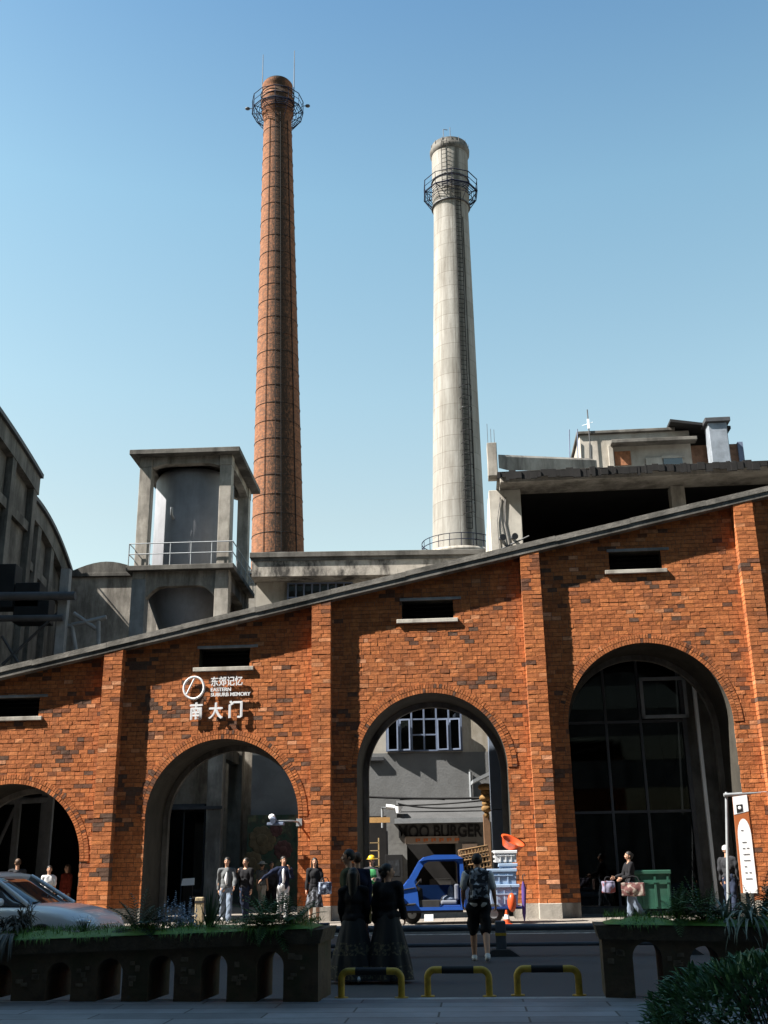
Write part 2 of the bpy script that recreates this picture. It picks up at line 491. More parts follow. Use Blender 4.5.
# brick facing, each brick its own box with its own tone
class Bricks:
    def __init__(self): self.V, self.F, self.T = [], [], []
    def quad_box(self, P, tone):
        """P: 8 corners, back 4 then front 4 (counter-clockwise seen from the front)."""
        b = len(self.V); self.V += P
        for f in ((4, 5, 6, 7), (0, 1, 5, 4), (1, 2, 6, 5), (2, 3, 7, 6), (3, 0, 4, 7)):
            self.F.append(tuple(b + i for i in f)); self.T.append(tone)
    def build(self, name, m, parent):
        me = bpy.data.meshes.new(name); me.from_pydata(self.V, [], self.F)
        me.materials.append(m)
        at_ = me.attributes.new('tone', 'FLOAT_COLOR', 'FACE')
        arr = np.ones((len(self.F), 4), dtype=np.float32); arr[:, 0] = self.T
        at_.data.foreach_set('color', arr.ravel())
        me.update()
        o = bpy.data.objects.new(name, me); COL.objects.link(o); o.parent = parent
        return o
def tone_at(s, z, seed=0.0):
    a = noise.fractal(Vector((s * 0.32 + seed, z * 0.45, 3.1)), 1.0, 2.0, 4)
    b = noise.fractal(Vector((s * 1.1 + seed, z * 1.3, 9.7)), 1.0, 2.0, 3)
    low = max(0.0, 1.0 - z / 6.0) * 0.06 + (0.10 if s < -5.5 else 0.0)
    t = 0.58 + random.gauss(0, 0.13)
    q = a * 0.7 + b * 0.8 + low
    if random.random() < 0.03 + max(0.0, q - 0.07) * 0.62: t = random.uniform(0.0, 0.38)
    elif random.random() < 0.03: t = random.uniform(0.86, 0.97)
    return min(1, max(0, t - max(0.0, q) * 0.18))
def brick(B, s0, s1, z0, z1, d, tone, depth=0.05, sides=None):
    j = lambda a: random.uniform(-a, a)
    tl = [j(0.005) for _ in range(4)]
    e = 0.003
    f = [(s0 + j(e), d + tl[0], z0 + j(e)), (s1 + j(e), d + tl[1], z0 + j(e)), (s1 + j(e), d + tl[2], z1 + j(e)), (s0 + j(e), d + tl[3], z1 + j(e))]
    k = [(s0, d + depth, z0), (s1, d + depth, z0), (s1, d + depth, z1), (s0, d + depth, z1)]
    B.quad_box(k + f, tone)
COURSE, GAP = 0.13, 0.013
BL = 0.29
face = Bricks()
RING = 0.30
def in_arch(s, z, grow=0.0):
    for c, r, sp in ARCHES:
        if z <= sp:
            if abs(s - c) < r + (grow if grow < 0.02 else 0): return True
        elif (s - c) ** 2 + (z - sp) ** 2 < (r + grow) ** 2: return True
    return False
nrow = int(roof_z(S1) / COURSE)
for row in range(nrow):
    z0 = 0.55 + row * COURSE
    z1 = z0 + COURSE - GAP
    s = S0 + (BL / 2 if row % 2 else 0.0)
    while s < S1:
        ln = BL if random.random() > 0.12 else BL * random.choice((0.5, 0.75))
        a, b = s + GAP / 2, s + ln - GAP / 2
        s += ln
        zc = (z0 + z1) / 2; sc_ = (a + b) / 2
        if z0 > roof_z(b) - 0.22: continue
        # window slots
        skip = False
        for wa, wb, wc, wd in win_rects:
            if wc - 0.02 < zc < wd + 0.02:
                if a >= wa and b <= wb: skip = True
                elif a < wa < b: b = wa
                elif a < wb < b: a = wb
        if skip or b - a < 0.03: continue
        # arch jambs
        near_arch = False
        for c, r, sp in ARCHES:
            if zc <= sp:
                if a > c - r and b < c + r: skip = True; break
                if a < c - r < b: b = c - r
                elif a < c + r < b: a = c + r
            elif abs(sc_ - c) < r + 0.6 and z0 < sp + r + 0.5:
                near_arch = (c, r, sp)
        if skip or b - a < 0.03: continue
        if any(p - PW + 0.06 < a and b < p - 0.06 for p in PIL): continue
        tone = tone_at(sc_, zc)
        dd = -0.013 - random.random() * 0.009
        if near_arch:
            c, r, sp = near_arch
            ds = [math.hypot(x - c, y - sp) for x in (a, b) for y in (z0, z1)]
            if max(ds) < r + RING: continue
            if min(ds) < r + RING * 0.5:
                n = 6
                xs = [a + (b - a) * i / n for i in range(n + 1)]
                keep = [i for i in range(n) if math.hypot((xs[i] + xs[i + 1]) / 2 - c, zc - sp) > r + RING * 0.75]
                if not keep: continue
                a, b = xs[keep[0]], xs[keep[-1] + 1]
        brick(face, a, b, z0, z1, dd, tone)
# arch rings: two courses of bricks on edge
for c, r, sp in ARCHES:
    for ring in range(2):
        ra, rb = r + 0.004 + ring * 0.148, r + 0.138 + ring * 0.148
        n = int(math.pi * ra / 0.082)
        for k in range(n):
            a0, a1 = math.pi * (k + 0.08) / n, math.pi * (k + 0.92) / n
            tone = tone_at(c - ra * math.cos(a0), sp + ra * math.sin(a0)) * 0.9
            dd = -0.032 - random.random() * 0.008
            pts = [(c - ra * math.cos(a0), sp + ra * math.sin(a0)), (c - rb * math.cos(a0), sp + rb * math.sin(a0)), (c - rb * math.cos(a1), sp + rb * math.sin(a1)), (c - ra * math.cos(a1), sp + ra * math.sin(a1))]
            jj = [random.uniform(-0.004, 0.004) for _ in range(4)]
            face.quad_box([(p[0], 0.03, p[1]) for p in pts] + [(p[0], dd + jj[i], p[1]) for i, p in enumerate(pts)], tone)
face.build('brick_facing', M['brick'], wall)
mort = MB()
mo = [outer] + [[(a, c), (b, c), (b, d), (a, d)] for a, b, c, d in win_rects]
def inset_outer(e):
    o2 = [(S0, 0.0)]
    for c, r, sp in ARCHES:
        r2 = r + e
        o2 += [(c - r2, 0.0), (c - r2, sp)]
        o2 += [(c - r2 * math.cos(math.pi * k / 40), sp + r2 * math.sin(math.pi * k / 40)) for k in range(1, 40)]
        o2 += [(c + r2, sp), (c + r2, 0.0)]
    return o2 + [(S1, 0.0), (S1, roof_z(S1) - 0.31), (S0, roof_z(S0) - 0.31)]
vs, fs = plate([inset_outer(0.006)] + [[(a - .003, c - .003), (b + .003, c - .003), (b + .003, d + .003), (a - .003, d + .003)] for a, b, c, d in win_rects], -0.005, -0.001)
mort.add(vs, fs); mort.build('mortar_bed', M['mortar'], wall)

# pilasters
for p in PIL:
    B = Bricks()
    top = roof_z(p - PW / 2) - 0.24
    z = 0.55; row = 0
    while z < top:
        z1 = min(z + COURSE - GAP, top)
        cut = p - PW + (PW * 0.5 if row % 2 else PW * 0.36 if row % 4 == 0 else PW * 0.62)
        for a, b in ((p - PW, cut - GAP / 2), (cut + GAP / 2, p)):
            j = random.uniform(-0.004, 0.004)
            brick(B, a + j, b + j, z, z1, -PD - 0.004 - random.random() * 0.009, tone_at((a + b) / 2 + 40, z, 5.0), depth=PD)
        z += COURSE; row += 1
    po = B.build('pilaster', M['brick'], wall)
    c2 = MB(); c2.box((p - PW + 0.014, -PD + 0.012, 0.5), (p - 0.014, -0.006, top)); c2.build('mortar_core', M['mortar'], po)
    pl = MB(); pl.box((p - PW - 0.03, -PD - 0.03, 0.0), (p + 0.03, -0.03, 0.55), 0.015); pl.build('plinth', M['concrete'], po)
# wall plinth between the arches
edges = [S0] + [e for c, r, sp in ARCHES for e in (c - r, c + r)] + [S1]
pb = MB()
for i in range(0, len(edges), 2):
    pb.box((edges[i] + (0.004 if i else 0), -0.026, 0.0), (edges[i + 1] - 0.004, -0.006, 0.545))
pb.build('plinth', M['concrete'], wall)
# inner rims of the arch reveals
for c, r, sp in ARCHES:
    o1 = [(c - r + .003, 0.14), (c - r + .003, sp)] + [(c - (r - .003) * math.cos(math.pi * k / 40), sp + (r - .003) * math.sin(math.pi * k / 40)) for k in range(1, 40)] + [(c + r - .003, sp), (c + r - .003, 0.14)]
    ri = r - 0.17
    o2 = [(c + ri, 0.14), (c + ri, sp)] + [(c + ri * math.cos(math.pi * k / 40), sp + ri * math.sin(math.pi * k / 40)) for k in range(1, 40)] + [(c - ri, sp), (c - ri, 0.14)]
    vs, fs = plate([o1 + o2], TH - 0.26, TH - 0.02)
    b = MB(); b.add(vs, fs); b.build('arch_rim', M['concrete_dark'], wall)
# slot windows
for (wa, wb, wc, wd) in win_rects:
    b = MB(); b.box((wa + .004, 0.55, wc + .004), (wb - .004, 0.6, wd - .004)); f = b.build('window', M['void'], wall)  # black board closing the recess, its colour stands in for the shade inside
    b = MB()
    for k in range(4):
        z = wc + 0.08 + k * 0.14
        b.box((wa + .006, 0.42, z), (wb - .006, 0.53, z + 0.02))
    b.build('louvre', M['void'], f)
    b = MB(); b.box((wa - 0.16, -0.10, wc - 0.13), (wb + 0.14, 0.3, wc - 0.004), 0.012); b.build('sill', M['concrete_pale'], f)
    b = MB(); b.box((wa - 0.05, -0.06, wd + 0.004), (wb + 0.26, 0.3, wd + 0.09), 0.01); b.build('lintel', M['concrete_grey'], f)
# roof slab with overhang
def slope_box(b, s0, s1, d0, d1, t0, t1):
    P = [Vector((s, d, roof_z(s) + t)) for s, t in ((s0, t0), (s1, t0), (s1, t1), (s0, t1)) for d in (d0,)]
    b.prism(P, (0, 0, 0), (0, d1 - d0, 0))
b = MB()
s = S0
while s < S1:
    e = min(s + 2.4, S1)
    jz = random.uniform(-0.012, 0.012)
    slope_box(b, s + 0.006, e, -0.385, 2.26, -0.17 + jz, 0.0 + jz)
    s = e
b.build('roof_slab', M['eave'], wall)
b = MB(); slope_box(b, S0, S1, -0.355, 2.22, -0.34, -0.172); b.build('eave_board', M['concrete_dark'], wall)
# ------------------------------------------------------------------ chimneys
def chimney_mat(name, kind, lean, z0):
    m = bpy.data.materials.new(name); m.use_nodes = True
    nt = m.node_tree; N, L = nt.nodes, nt.links
    b = N['Principled BSDF']; b.inputs['Roughness'].default_value = 0.92; b.inputs['Specular IOR Level'].default_value = 0.15
    tc = N.new('ShaderNodeTexCoord'); sx = N.new('ShaderNodeSeparateXYZ'); L.new(tc.outputs['Object'], sx.inputs[0])
    def math_(op, a, c=None, v=None):
        n = N.new('ShaderNodeMath'); n.operation = op
        for i, q in enumerate((a, c)):
            if q is None: continue
            if isinstance(q, (int, float)): n.inputs[i].default_value = q
            else: L.new(q, n.inputs[i])
        return n.outputs[0]
    xx = math_('SUBTRACT', sx.outputs[0], math_('MULTIPLY', math_('SUBTRACT', sx.outputs[2], z0), lean))
    ang = math_('ARCTAN2', xx, math_('MULTIPLY', sx.outputs[1], -1))     # 0 = facing the street
    arc = math_('MULTIPLY', ang, 1.8)
    cv = N.new('ShaderNodeCombineXYZ'); L.new(arc, cv.inputs[0]); L.new(sx.outputs[2], cv.inputs[1])
    if kind == 'brick':
        br = N.new('ShaderNodeTexBrick'); br.inputs['Scale'].default_value = 1
        br.inputs['Brick Width'].default_value = 0.30; br.inputs['Row Height'].default_value = 0.12; br.inputs['Mortar Size'].default_value = 0.014
        br.inputs['Color1'].default_value = (0.26, 0.105, 0.05, 1); br.inputs['Color2'].default_value = (0.17, 0.06, 0.026, 1); br.inputs['Mortar'].default_value = (0.13, 0.09, 0.065, 1)
        L.new(cv.outputs[0], br.inputs['Vector']); out = br.outputs[0]
        n0 = N.new('ShaderNodeTexNoise'); n0.inputs['Scale'].default_value = 2.6; n0.inputs['Detail'].default_value = 9; n0.inputs['Roughness'].default_value = 0.8
        L.new(cv.outputs[0], n0.inputs['Vector'])
        r0 = N.new('ShaderNodeMapRange'); r0.inputs[1].default_value = 0.48; r0.inputs[2].default_value = 0.58; r0.inputs[4].default_value = 0.8
        L.new(n0.outputs[0], r0.inputs[0])
        m0 = N.new('ShaderNodeMix'); m0.data_type = 'RGBA'; m0.inputs[7].default_value = (0.085, 0.05, 0.035, 1)
        L.new(r0.outputs[0], m0.inputs[0]); L.new(out, m0.inputs[6]); out = m0.outputs[2]
        soot, centre, wide, lo = (0.024, 0.019, 0.015, 1), 0.25, 1.0, 0.9
    else:
        n0 = N.new('ShaderNodeTexNoise'); n0.inputs['Scale'].default_value = 1.0; n0.inputs['Detail'].default_value = 8; n0.inputs['Roughness'].default_value = 0.7
        mp = N.new('ShaderNodeMapping'); mp.inputs['Scale'].default_value = (1.6, 0.16, 1); L.new(cv.outputs[0], mp.inputs[0]); L.new(mp.outputs[0], n0.inputs['Vector'])
        cr = N.new('ShaderNodeValToRGB'); cr.color_ramp.elements[0].position = 0.33; cr.color_ramp.elements[0].color = (0.17, 0.155, 0.136, 1)
        cr.color_ramp.elements[1].position = 0.62; cr.color_ramp.elements[1].color = (0.30, 0.288, 0.268, 1)
        L.new(n0.outputs[0], cr.inputs[0]); out = cr.outputs[0]
        br = N.new('ShaderNodeTexBrick'); br.offset = 0.0; br.inputs['Scale'].default_value = 1
        br.inputs['Brick Width'].default_value = 1.25; br.inputs['Row Height'].default_value = 1.25; br.inputs['Mortar Size'].default_value = 0.022; br.inputs['Mortar Smooth'].default_value = 0.6
        br.inputs['Color1'].default_value = (1, 1, 1, 1); br.inputs['Color2'].default_value = (0.84, 0.84, 0.83, 1); br.inputs['Mortar'].default_value = (0.5, 0.47, 0.43, 1)
        L.new(cv.outputs[0], br.inputs['Vector'])
        m0 = N.new('ShaderNodeMix'); m0.data_type = 'RGBA'; m0.blend_type = 'MULTIPLY'; m0.inputs[0].default_value = 1
        L.new(out, m0.inputs[6]); L.new(br.outputs[0], m0.inputs[7]); out = m0.outputs[2]
        soot, centre, wide, lo = (0.07, 0.064, 0.056, 1), 0.30, 0.26, 0.8
    # soot washed down below the ladder, ragged edges
    n2 = N.new('ShaderNodeTexNoise'); n2.inputs['Scale'].default_value = 2.2 if kind != 'brick' else 4.5; n2.inputs['Detail'].default_value = 8; n2.inputs['Roughness'].default_value = 0.75
    mp2 = N.new('ShaderNodeMapping'); mp2.inputs['Scale'].default_value = (1.6, 0.10 if kind != 'brick' else 0.6, 1); L.new(cv.outputs[0], mp2.inputs[0]); L.new(mp2.outputs[0], n2.inputs['Vector'])
    dist = math_('ABSOLUTE', math_('SUBTRACT', ang, centre))
    e = math_('ADD', math_('SUBTRACT', 1.0, math_('DIVIDE', dist, wide)), math_('MULTIPLY', math_('SUBTRACT', n2.outputs[0], 0.5), 2.4))
    r2 = N.new('ShaderNodeMapRange'); r2.inputs[1].default_value = 0.15 if kind != 'brick' else 0.3; r2.inputs[2].default_value = 0.8; r2.inputs[4].default_value = lo; L.new(e, r2.inputs[0])
    m2 = N.new('ShaderNodeMix'); m2.data_type = 'RGBA'; m2.inputs[7].default_value = soot
    L.new(r2.outputs[0], m2.inputs[0]); L.new(out, m2.inputs[6]); out = m2.outputs[2]
    L.new(out, b.inputs['Base Color'])
    n3 = N.new('ShaderNodeTexNoise'); n3.inputs['Scale'].default_value = 6; n3.inputs['Detail'].default_value = 6; L.new(tc.outputs['Object'], n3.inputs[0])
    bp = N.new('ShaderNodeBump'); bp.inputs['Strength'].default_value = 0.4; bp.inputs['Distance'].default_value = 0.03; L.new(n3.outputs[0], bp.inputs['Height']); L.new(bp.outputs[0], b.inputs['Normal'])
    return m
M['chim_brick'] = chimney_mat('sooty chimney brick', 'brick', (at(277, 85, 80).x - at(277, 558, 80).x) / 45.5, 24.7)
M['chim_conc'] = chimney_mat('streaked chimney concrete', 'concrete', (at(451.5, 208, 72).x - at(460, 553, 72).x) / 28.6, 22.6)
M['iron_blue'] = mat('dark blue ironwork', (0.012, 0.015, 0.032), rough=0.8, spec=0.1, var=0.3, bump=0)

def ring_pts(c, r, z, n=24):
    return [Vector((c(z) + r * math.sin(2 * math.pi * i / n), -r * math.cos(2 * math.pi * i / n), z)) for i in range(n)]
def on_shaft(c, rad, z, a, off=0.0):
    return Vector((c(z) + (rad(z) + off) * math.sin(a), -(rad(z) + off) * math.cos(a), z))
def platform(root, c, rad, zf, r, n, h, drop, name='platform'):
    b = MB()
    zs = ring_pts(c, r, zf, n)
    inner = ring_pts(c, rad(zf) + 0.02, zf, n)
    for k in range(n):                                    # open grating: spokes and concentric bars
        b.tube([inner[k], zs[k]], 0.035, 4)
        b.tube([zs[k], on_shaft(c, rad, zf - drop, 2 * math.pi * k / n, 0.02)], 0.03, 4)
    for q in (0.15, 0.4, 0.65, 0.85, 1.0):
        b.tube(ring_pts(c, rad(zf) + (r - rad(zf)) * q, zf, n), 0.03 if q < 1 else 0.055, 4, closed=True)
    b.tube(ring_pts(c, (r + rad(zf)) / 2, zf - drop * 0.5, n), 0.025, 4, closed=True)
    p = b.build(name, M['iron_blue'], root)
    b = MB()
    for k in range(n): b.tube([zs[k], zs[k] + Vector((0, 0, h))], 0.03, 4)
    b.tube(ring_pts(c, r, zf + h, n), 0.04, 4, closed=True); b.tube(ring_pts(c, r, zf + h * 0.5, n), 0.028, 4, closed=True)
    b.build('railing', M['iron_blue'], p)
def ladder(root, c, rad, z0, z1, a, wdt=0.45, cage=None):
    b = MB()
    n = max(2, int((z1 - z0) / 3))
    for sgn in (-1, 1):
        b.tube([on_shaft(c, rad, z0 + (z1 - z0) * i / n, a, 0.22) + Vector((sgn * wdt / 2 * math.cos(a), sgn * wdt / 2 * math.sin(a), 0)) for i in range(n + 1)], 0.035, 4)
    z = z0
    while z < z1:
        q = on_shaft(c, rad, z, a, 0.22); t = Vector((math.cos(a), math.sin(a), 0)) * wdt / 2
        b.tube([q - t, q + t], 0.022, 4)
        z += 0.4
    lo = b.build('ladder', M['iron'], root)
    if cage:
        b = MB(); z = cage[0]
        while z < cage[1]:
            q = on_shaft(c, rad, z, a, 0.22)
            t = Vector((math.cos(a), math.sin(a), 0)); o = Vector((math.sin(a), -math.cos(a), 0))
            b.tube([q + t * 0.42 * math.cos(k) + o * 0.7 * math.sin(k) for k in [math.pi * i / 8 for i in range(9)]], 0.025, 4)
            z += 0.9
        for k in (0.5, 1.57, 2.64):
            b.tube([on_shaft(c, rad, zz, a, 0.22) + t * 0.42 * math.cos(k) + o * 0.7 * math.sin(k) for zz in (cage[0], cage[1])], 0.02, 4)
        b.build('ladder_cage', M['iron'], lo)

# brick chimney
XR = at(277, 558, 80).x; XT = at(277, 85, 80).x
rc = thing('brick_chimney', 'tall tapering orange brick chimney ringed with steel hoops, two aerials on its top', 'chimney', (XR, 80.6, 0))
cR = lambda z: (XT - XR) * (z - 24.7) / 45.5
radR = lambda z: 2.10 + (1.25 - 2.10) * (z - 24.7) / 43.0
b = MB()
zs = [0 + 66.5 * i / 30 for i in range(31)]
prof = [(z, radR(z)) for z in zs] + [(67.0, 1.30), (67.2, 1.42), (68.3, 1.46), (68.5, 1.52), (68.9, 1.52), (69.0, 1.44), (69.9, 1.36), (70.0, 1.42), (70.5, 1.40)]
b.tube([(cR(z), 0, z) for z, r in prof], 1, n=48, rr=[r for z, r in prof])
b.build('shaft', M['chim_brick'], rc)
b = MB(); b.cyl((cR(70.5), 0, 70.45), (cR(70.5), 0, 70.72), 1.30, 1.26, 32); b.build('rim', M['void'], rc)
z = 20.0
while z < 66:
    b = MB(); b.tube(ring_pts(cR, radR(z) + 0.02, z, 40), 0.018, 5, closed=True); b.build('hoop', M['iron'], rc); z += 1.62 + random.uniform(-.06, .06)
for zc in (68.25, 68.75, 69.4):
    b = MB(); b.tube(ring_pts(cR, 1.53, zc, 40), 0.05, 5, closed=True); b.build('hoop', M['iron'], rc)
platform(rc, cR, lambda z: 1.36, 67.5, 2.35, 12, 1.25, 1.4)
ladder(rc, cR, radR, 12, 66.5, 0.12)
b = MB(); b.tube([on_shaft(cR, radR, zz, 0.85, 0.05) for zz in (15, 30, 45, 60, 66)], 0.045, 4); b.build('lightning_cable', M['iron'], rc)
b = MB(); b.tube([on_shaft(cR, radR, zz, -0.45, 0.05) for zz in (15, 30, 45, 60, 66)], 0.03, 4); b.build('lightning_cable', M['iron'], rc)
for px, py in ((262.5, 50), (294, 46)):
    p = at(px, py, 80) - Vector((XR, 80, 0))
    b = MB(); b.tube([(p.x, 0, 68.4), (p.x, 0, p.z)], 0.05, 5, rr=[0.06, 0.03]); b.build('aerial', M['steel'], rc)
for sgn in (-1, 1):
    b = MB(); q = Vector((cR(68.4) + sgn * 2.35, 0, 68.2 + sgn * 0.1))
    b.tube([q, q + Vector((sgn * 0.25, 0, 0.0))], 0.035, 5); b.ell(q + Vector((sgn * 0.42, 0, 0)), 0.24, 0.2, 0.13, 10, 6)
    b.build('warning_lamp', M['steel'], rc)

# concrete chimney
X0, X1 = at(460, 553, 72).x, at(451.5, 208, 72).x
wc_ = thing('concrete_chimney', 'pale streaked concrete chimney with a railed platform below its drum top and a caged ladder', 'chimney', (X0, 72.7, 0))
cW = lambda z: (X1 - X0) * (z - 22.6) / 28.6
radW = lambda z: 1.92 + (1.38 - 1.92) * (z - 22.6) / 28.6
b = MB()
prof = [(0 + 50.9 * i / 26, radW(0 + 50.9 * i / 26)) for i in range(27)] + [(51.3, 1.40), (51.6, 1.46), (56.6, 1.47)]
b.tube([(cW(z), 0, z) for z, r in prof], 1, n=56, rr=[r for z, r in prof])
b.build('shaft', M['chim_conc'], wc_)
b = MB()
prof = [(56.4, 1.48), (56.55, 1.6), (56.9, 1.62), (57.05, 1.5), (57.35, 1.5)]
b.tube([(cW(z), 0, z) for z, r in prof], 1, n=56, rr=[r for z, r in prof]); b.build('rim', M['concrete_dark'], wc_)
b = MB()
for k in range(14):
    a = 2 * math.pi * k / 14; q = Vector((cW(57) + 1.55 * math.sin(a), -1.55 * math.cos(a), 56.9))
    b.tube([q, q + Vector((0, 0, 0.5))], 0.03, 4)
q = Vector((cW(57) - 0.55, -1.4, 57.2)); b.tube([q, q + Vector((0, 0, .9)), q + Vector((0.35, 0.2, 1.0))], 0.035, 4)
b.tube([q + Vector((.55, 0, 0)), q + Vector((.55, 0, 1.1))], 0.03, 4)
b.build('spike', M['steel'], wc_)
platform(wc_, cW, lambda z: 1.47, 52.75, 2.2, 10, 1.05, 1.15)
for _z in (53.9, 51.55):
    b = MB(); b.tube(ring_pts(cW, 1.5, _z, 40), 0.07, 5, closed=True); b.build('hoop', M['steel'], wc_)
ladder(wc_, cW, radW, 24, 52.4, 0.30, cage=(25, 35.5))
ladder(wc_, cW, lambda z: 1.47, 52.4, 57.0, -0.32)
b = MB(); b.tube([on_shaft(cW, radW, zz, 0.62, 0.04) for zz in (22.6, 35, 50)], 0.03, 4); b.build('lightning_cable', M['iron'], wc_)
b = MB(); b.lathe([(2.55, 0), (2.55, 22.2), (2.72, 22.25), (2.72, 22.55), (1.7, 22.6)], (0, 0, 0), 40); b.build('base', M['concrete'], wc_)
b = MB()
for k in range(20):
    q = ring_pts(lambda z: 0, 2.66, 22.55, 20)[k]; b.tube([q, q + Vector((0, 0, 0.95))], 0.03, 4)
for h in (0.5, 0.95): b.tube(ring_pts(lambda z: 0, 2.66, 22.55 + h, 40), 0.032, 4, closed=True)
b.build('railing', M['iron_blue'], wc_)

# ------------------------------------------------------------------ water tower
tw = thing('water_tower', 'open concrete frame tower holding a grey cylindrical tank above a railed deck', 'tower', (-11.40, 46.2, 0), R(-2.5))
WX, DY, CS = 4.34, 5.2, 0.56
M['tank'] = mat('dull grey tank paint', (0.21, 0.215, 0.235), rough=0.6, var=0.12, bump=0.05, stain=(0.12, 0.12, 0.125), stain_amt=0.5, streak=0.12)
def tbox(name, boxes, m=M['concrete'], parent=tw, bev=0.02):
    b = MB()
    for lo, hi in boxes: b.box(lo, hi, bev)
    return b.build(name, m, parent)
for ix in (0, 1):
    for iy in (0, 1):
        x, y = ix * (WX - CS), iy * (DY - CS)
        tbox('column', [((x, y, 14.66), (x + CS, y + CS, 19.5))], M['concrete'])
        tbox('leg', [((x - .04, y - .04, 0.1), (x + CS + .04, y + CS + .04, 14.08))], M['concrete_grey'] if ix == 0 and iy == 0 else M['concrete'])
tbox('deck', [((-.28, -.28, 14.42), (WX + .28, DY + .28, 14.655))], M['concrete_dark'])
def haunch(b, x0, x1, y0, y1, zt, zb, along, hd=0.55):
    n = 12; P = []
    L_ = (x1 - x0) if along == 'x' else (y1 - y0)
    pts = [(0, zt), (0, zb - hd)] + [(L_ * k / n, zb - hd + hd * min(1, (1 - abs(2 * k / n - 1)) * 2.6) ** 0.7) for k in range(1, n)] + [(L_, zb - hd), (L_, zt)]
    if along == 'x': b.prism([Vector((x0 + a, y0, z)) for a, z in pts], (0, 0, 0), (0, y1 - y0, 0))
    else: b.prism([Vector((x0, y0 + a, z)) for a, z in pts], (0, 0, 0), (x1 - x0, 0, 0))
for (zt, zb, mm, hd) in ((14.418, 13.75, 'deck_beam', .55), (19.998, 19.66, 'roof_beam', .16)):
    bb = MB()
    haunch(bb, CS + .045, WX - CS - .045, 0.06, 0.46, zt, zb, 'x', hd); bb.build(mm, M['concrete'], tw)
    bb = MB(); haunch(bb, CS + .045, WX - CS - .045, DY - 0.46, DY - 0.06, zt, zb, 'x', hd); bb.build(mm, M['concrete'], tw)
    bb = MB(); haunch(bb, 0.06, 0.46, CS + .045, DY - CS - .045, zt, zb, 'y', hd); bb.build(mm, M['concrete'], tw)
    bb = MB(); haunch(bb, WX - 0.46, WX - 0.06, CS + .045, DY - CS - .045, zt, zb, 'y', hd); bb.build(mm, M['concrete'], tw)
for ix in (0, 1):
    for iy in (0, 1):
        x, y = ix * (WX - CS), iy * (DY - CS)
        tbox('column_head', [((x - .02, y - .02, 19.502), (x + CS + .02, y + CS + .02, 19.996))])
        tbox('leg_head', [((x - .03, y - .03, 14.082), (x + CS + .03, y + CS + .03, 14.418))])
tbox('roof', [((-.42, -.42, 20.0), (WX + .42, DY + .42, 20.24))], M['concrete_dark'])
tbox('roof_hatch', [((3.2, 1.0, 20.245), (3.75, 1.5, 20.6)), ((2.4, 0.6, 20.245), (3.0, 1.2, 20.36))], M['black'])
b = MB(); b.lathe([(1.84, 14.66), (1.88, 14.8), (1.88, 19.4), (1.75, 19.7), (0.02, 19.9)], (2.08, 2.5, 0), 56); b.build('tank', M['tank'], tw)
b = MB(); b.lathe([(0.7, 9.6), (0.75, 10.6), (1.95, 13.6), (1.95, 14.415)], (2.08, 2.5, 0), 48); b.build('hopper', M['tank'], tw)
b = MB(); b.tube([(1.55, 0.62, 17.15), (1.55, 0.25, 17.2), (1.55, 0.22, 17.55)], 0.07, 8); b.build('spout', M['rail_grey'], tw)
b = MB()
for (p, q) in (((-.2, -.2), (WX + .2, -.2)), ((WX + .2, -.2), (WX + .2, DY + .2)), ((-.2, -.2), (-.2, DY + .2)), ((-.2, DY + .2), (WX + .2, DY + .2))):
    for h in (0.55, 1.05): b.tube([(p[0], p[1], 14.65 + h), (q[0], q[1], 14.65 + h)], 0.025, 5)
    for k in range(6):
        t = k / 5; x, y = p[0] + (q[0] - p[0]) * t, p[1] + (q[1] - p[1]) * t
        b.tube([(x, y, 14.65), (x, y, 15.7)], 0.025, 5)
b.build('railing', M['rail_grey'], tw)
for zb in (4.0, 8.4):
    tbox('tie_beam', [((-.08, -.08, zb), (WX + .08, -.0405, zb + .12))], M['steel'], bev=0.0)
    tbox('brace_beam', [((WX - .5, CS + .05, zb + 2.2), (WX - .1, DY - CS - .05, zb + 2.75)), ((CS + .05, 0.1, zb + 2.2), (WX - CS - .05, .5, zb + 2.75))], M['concrete'])

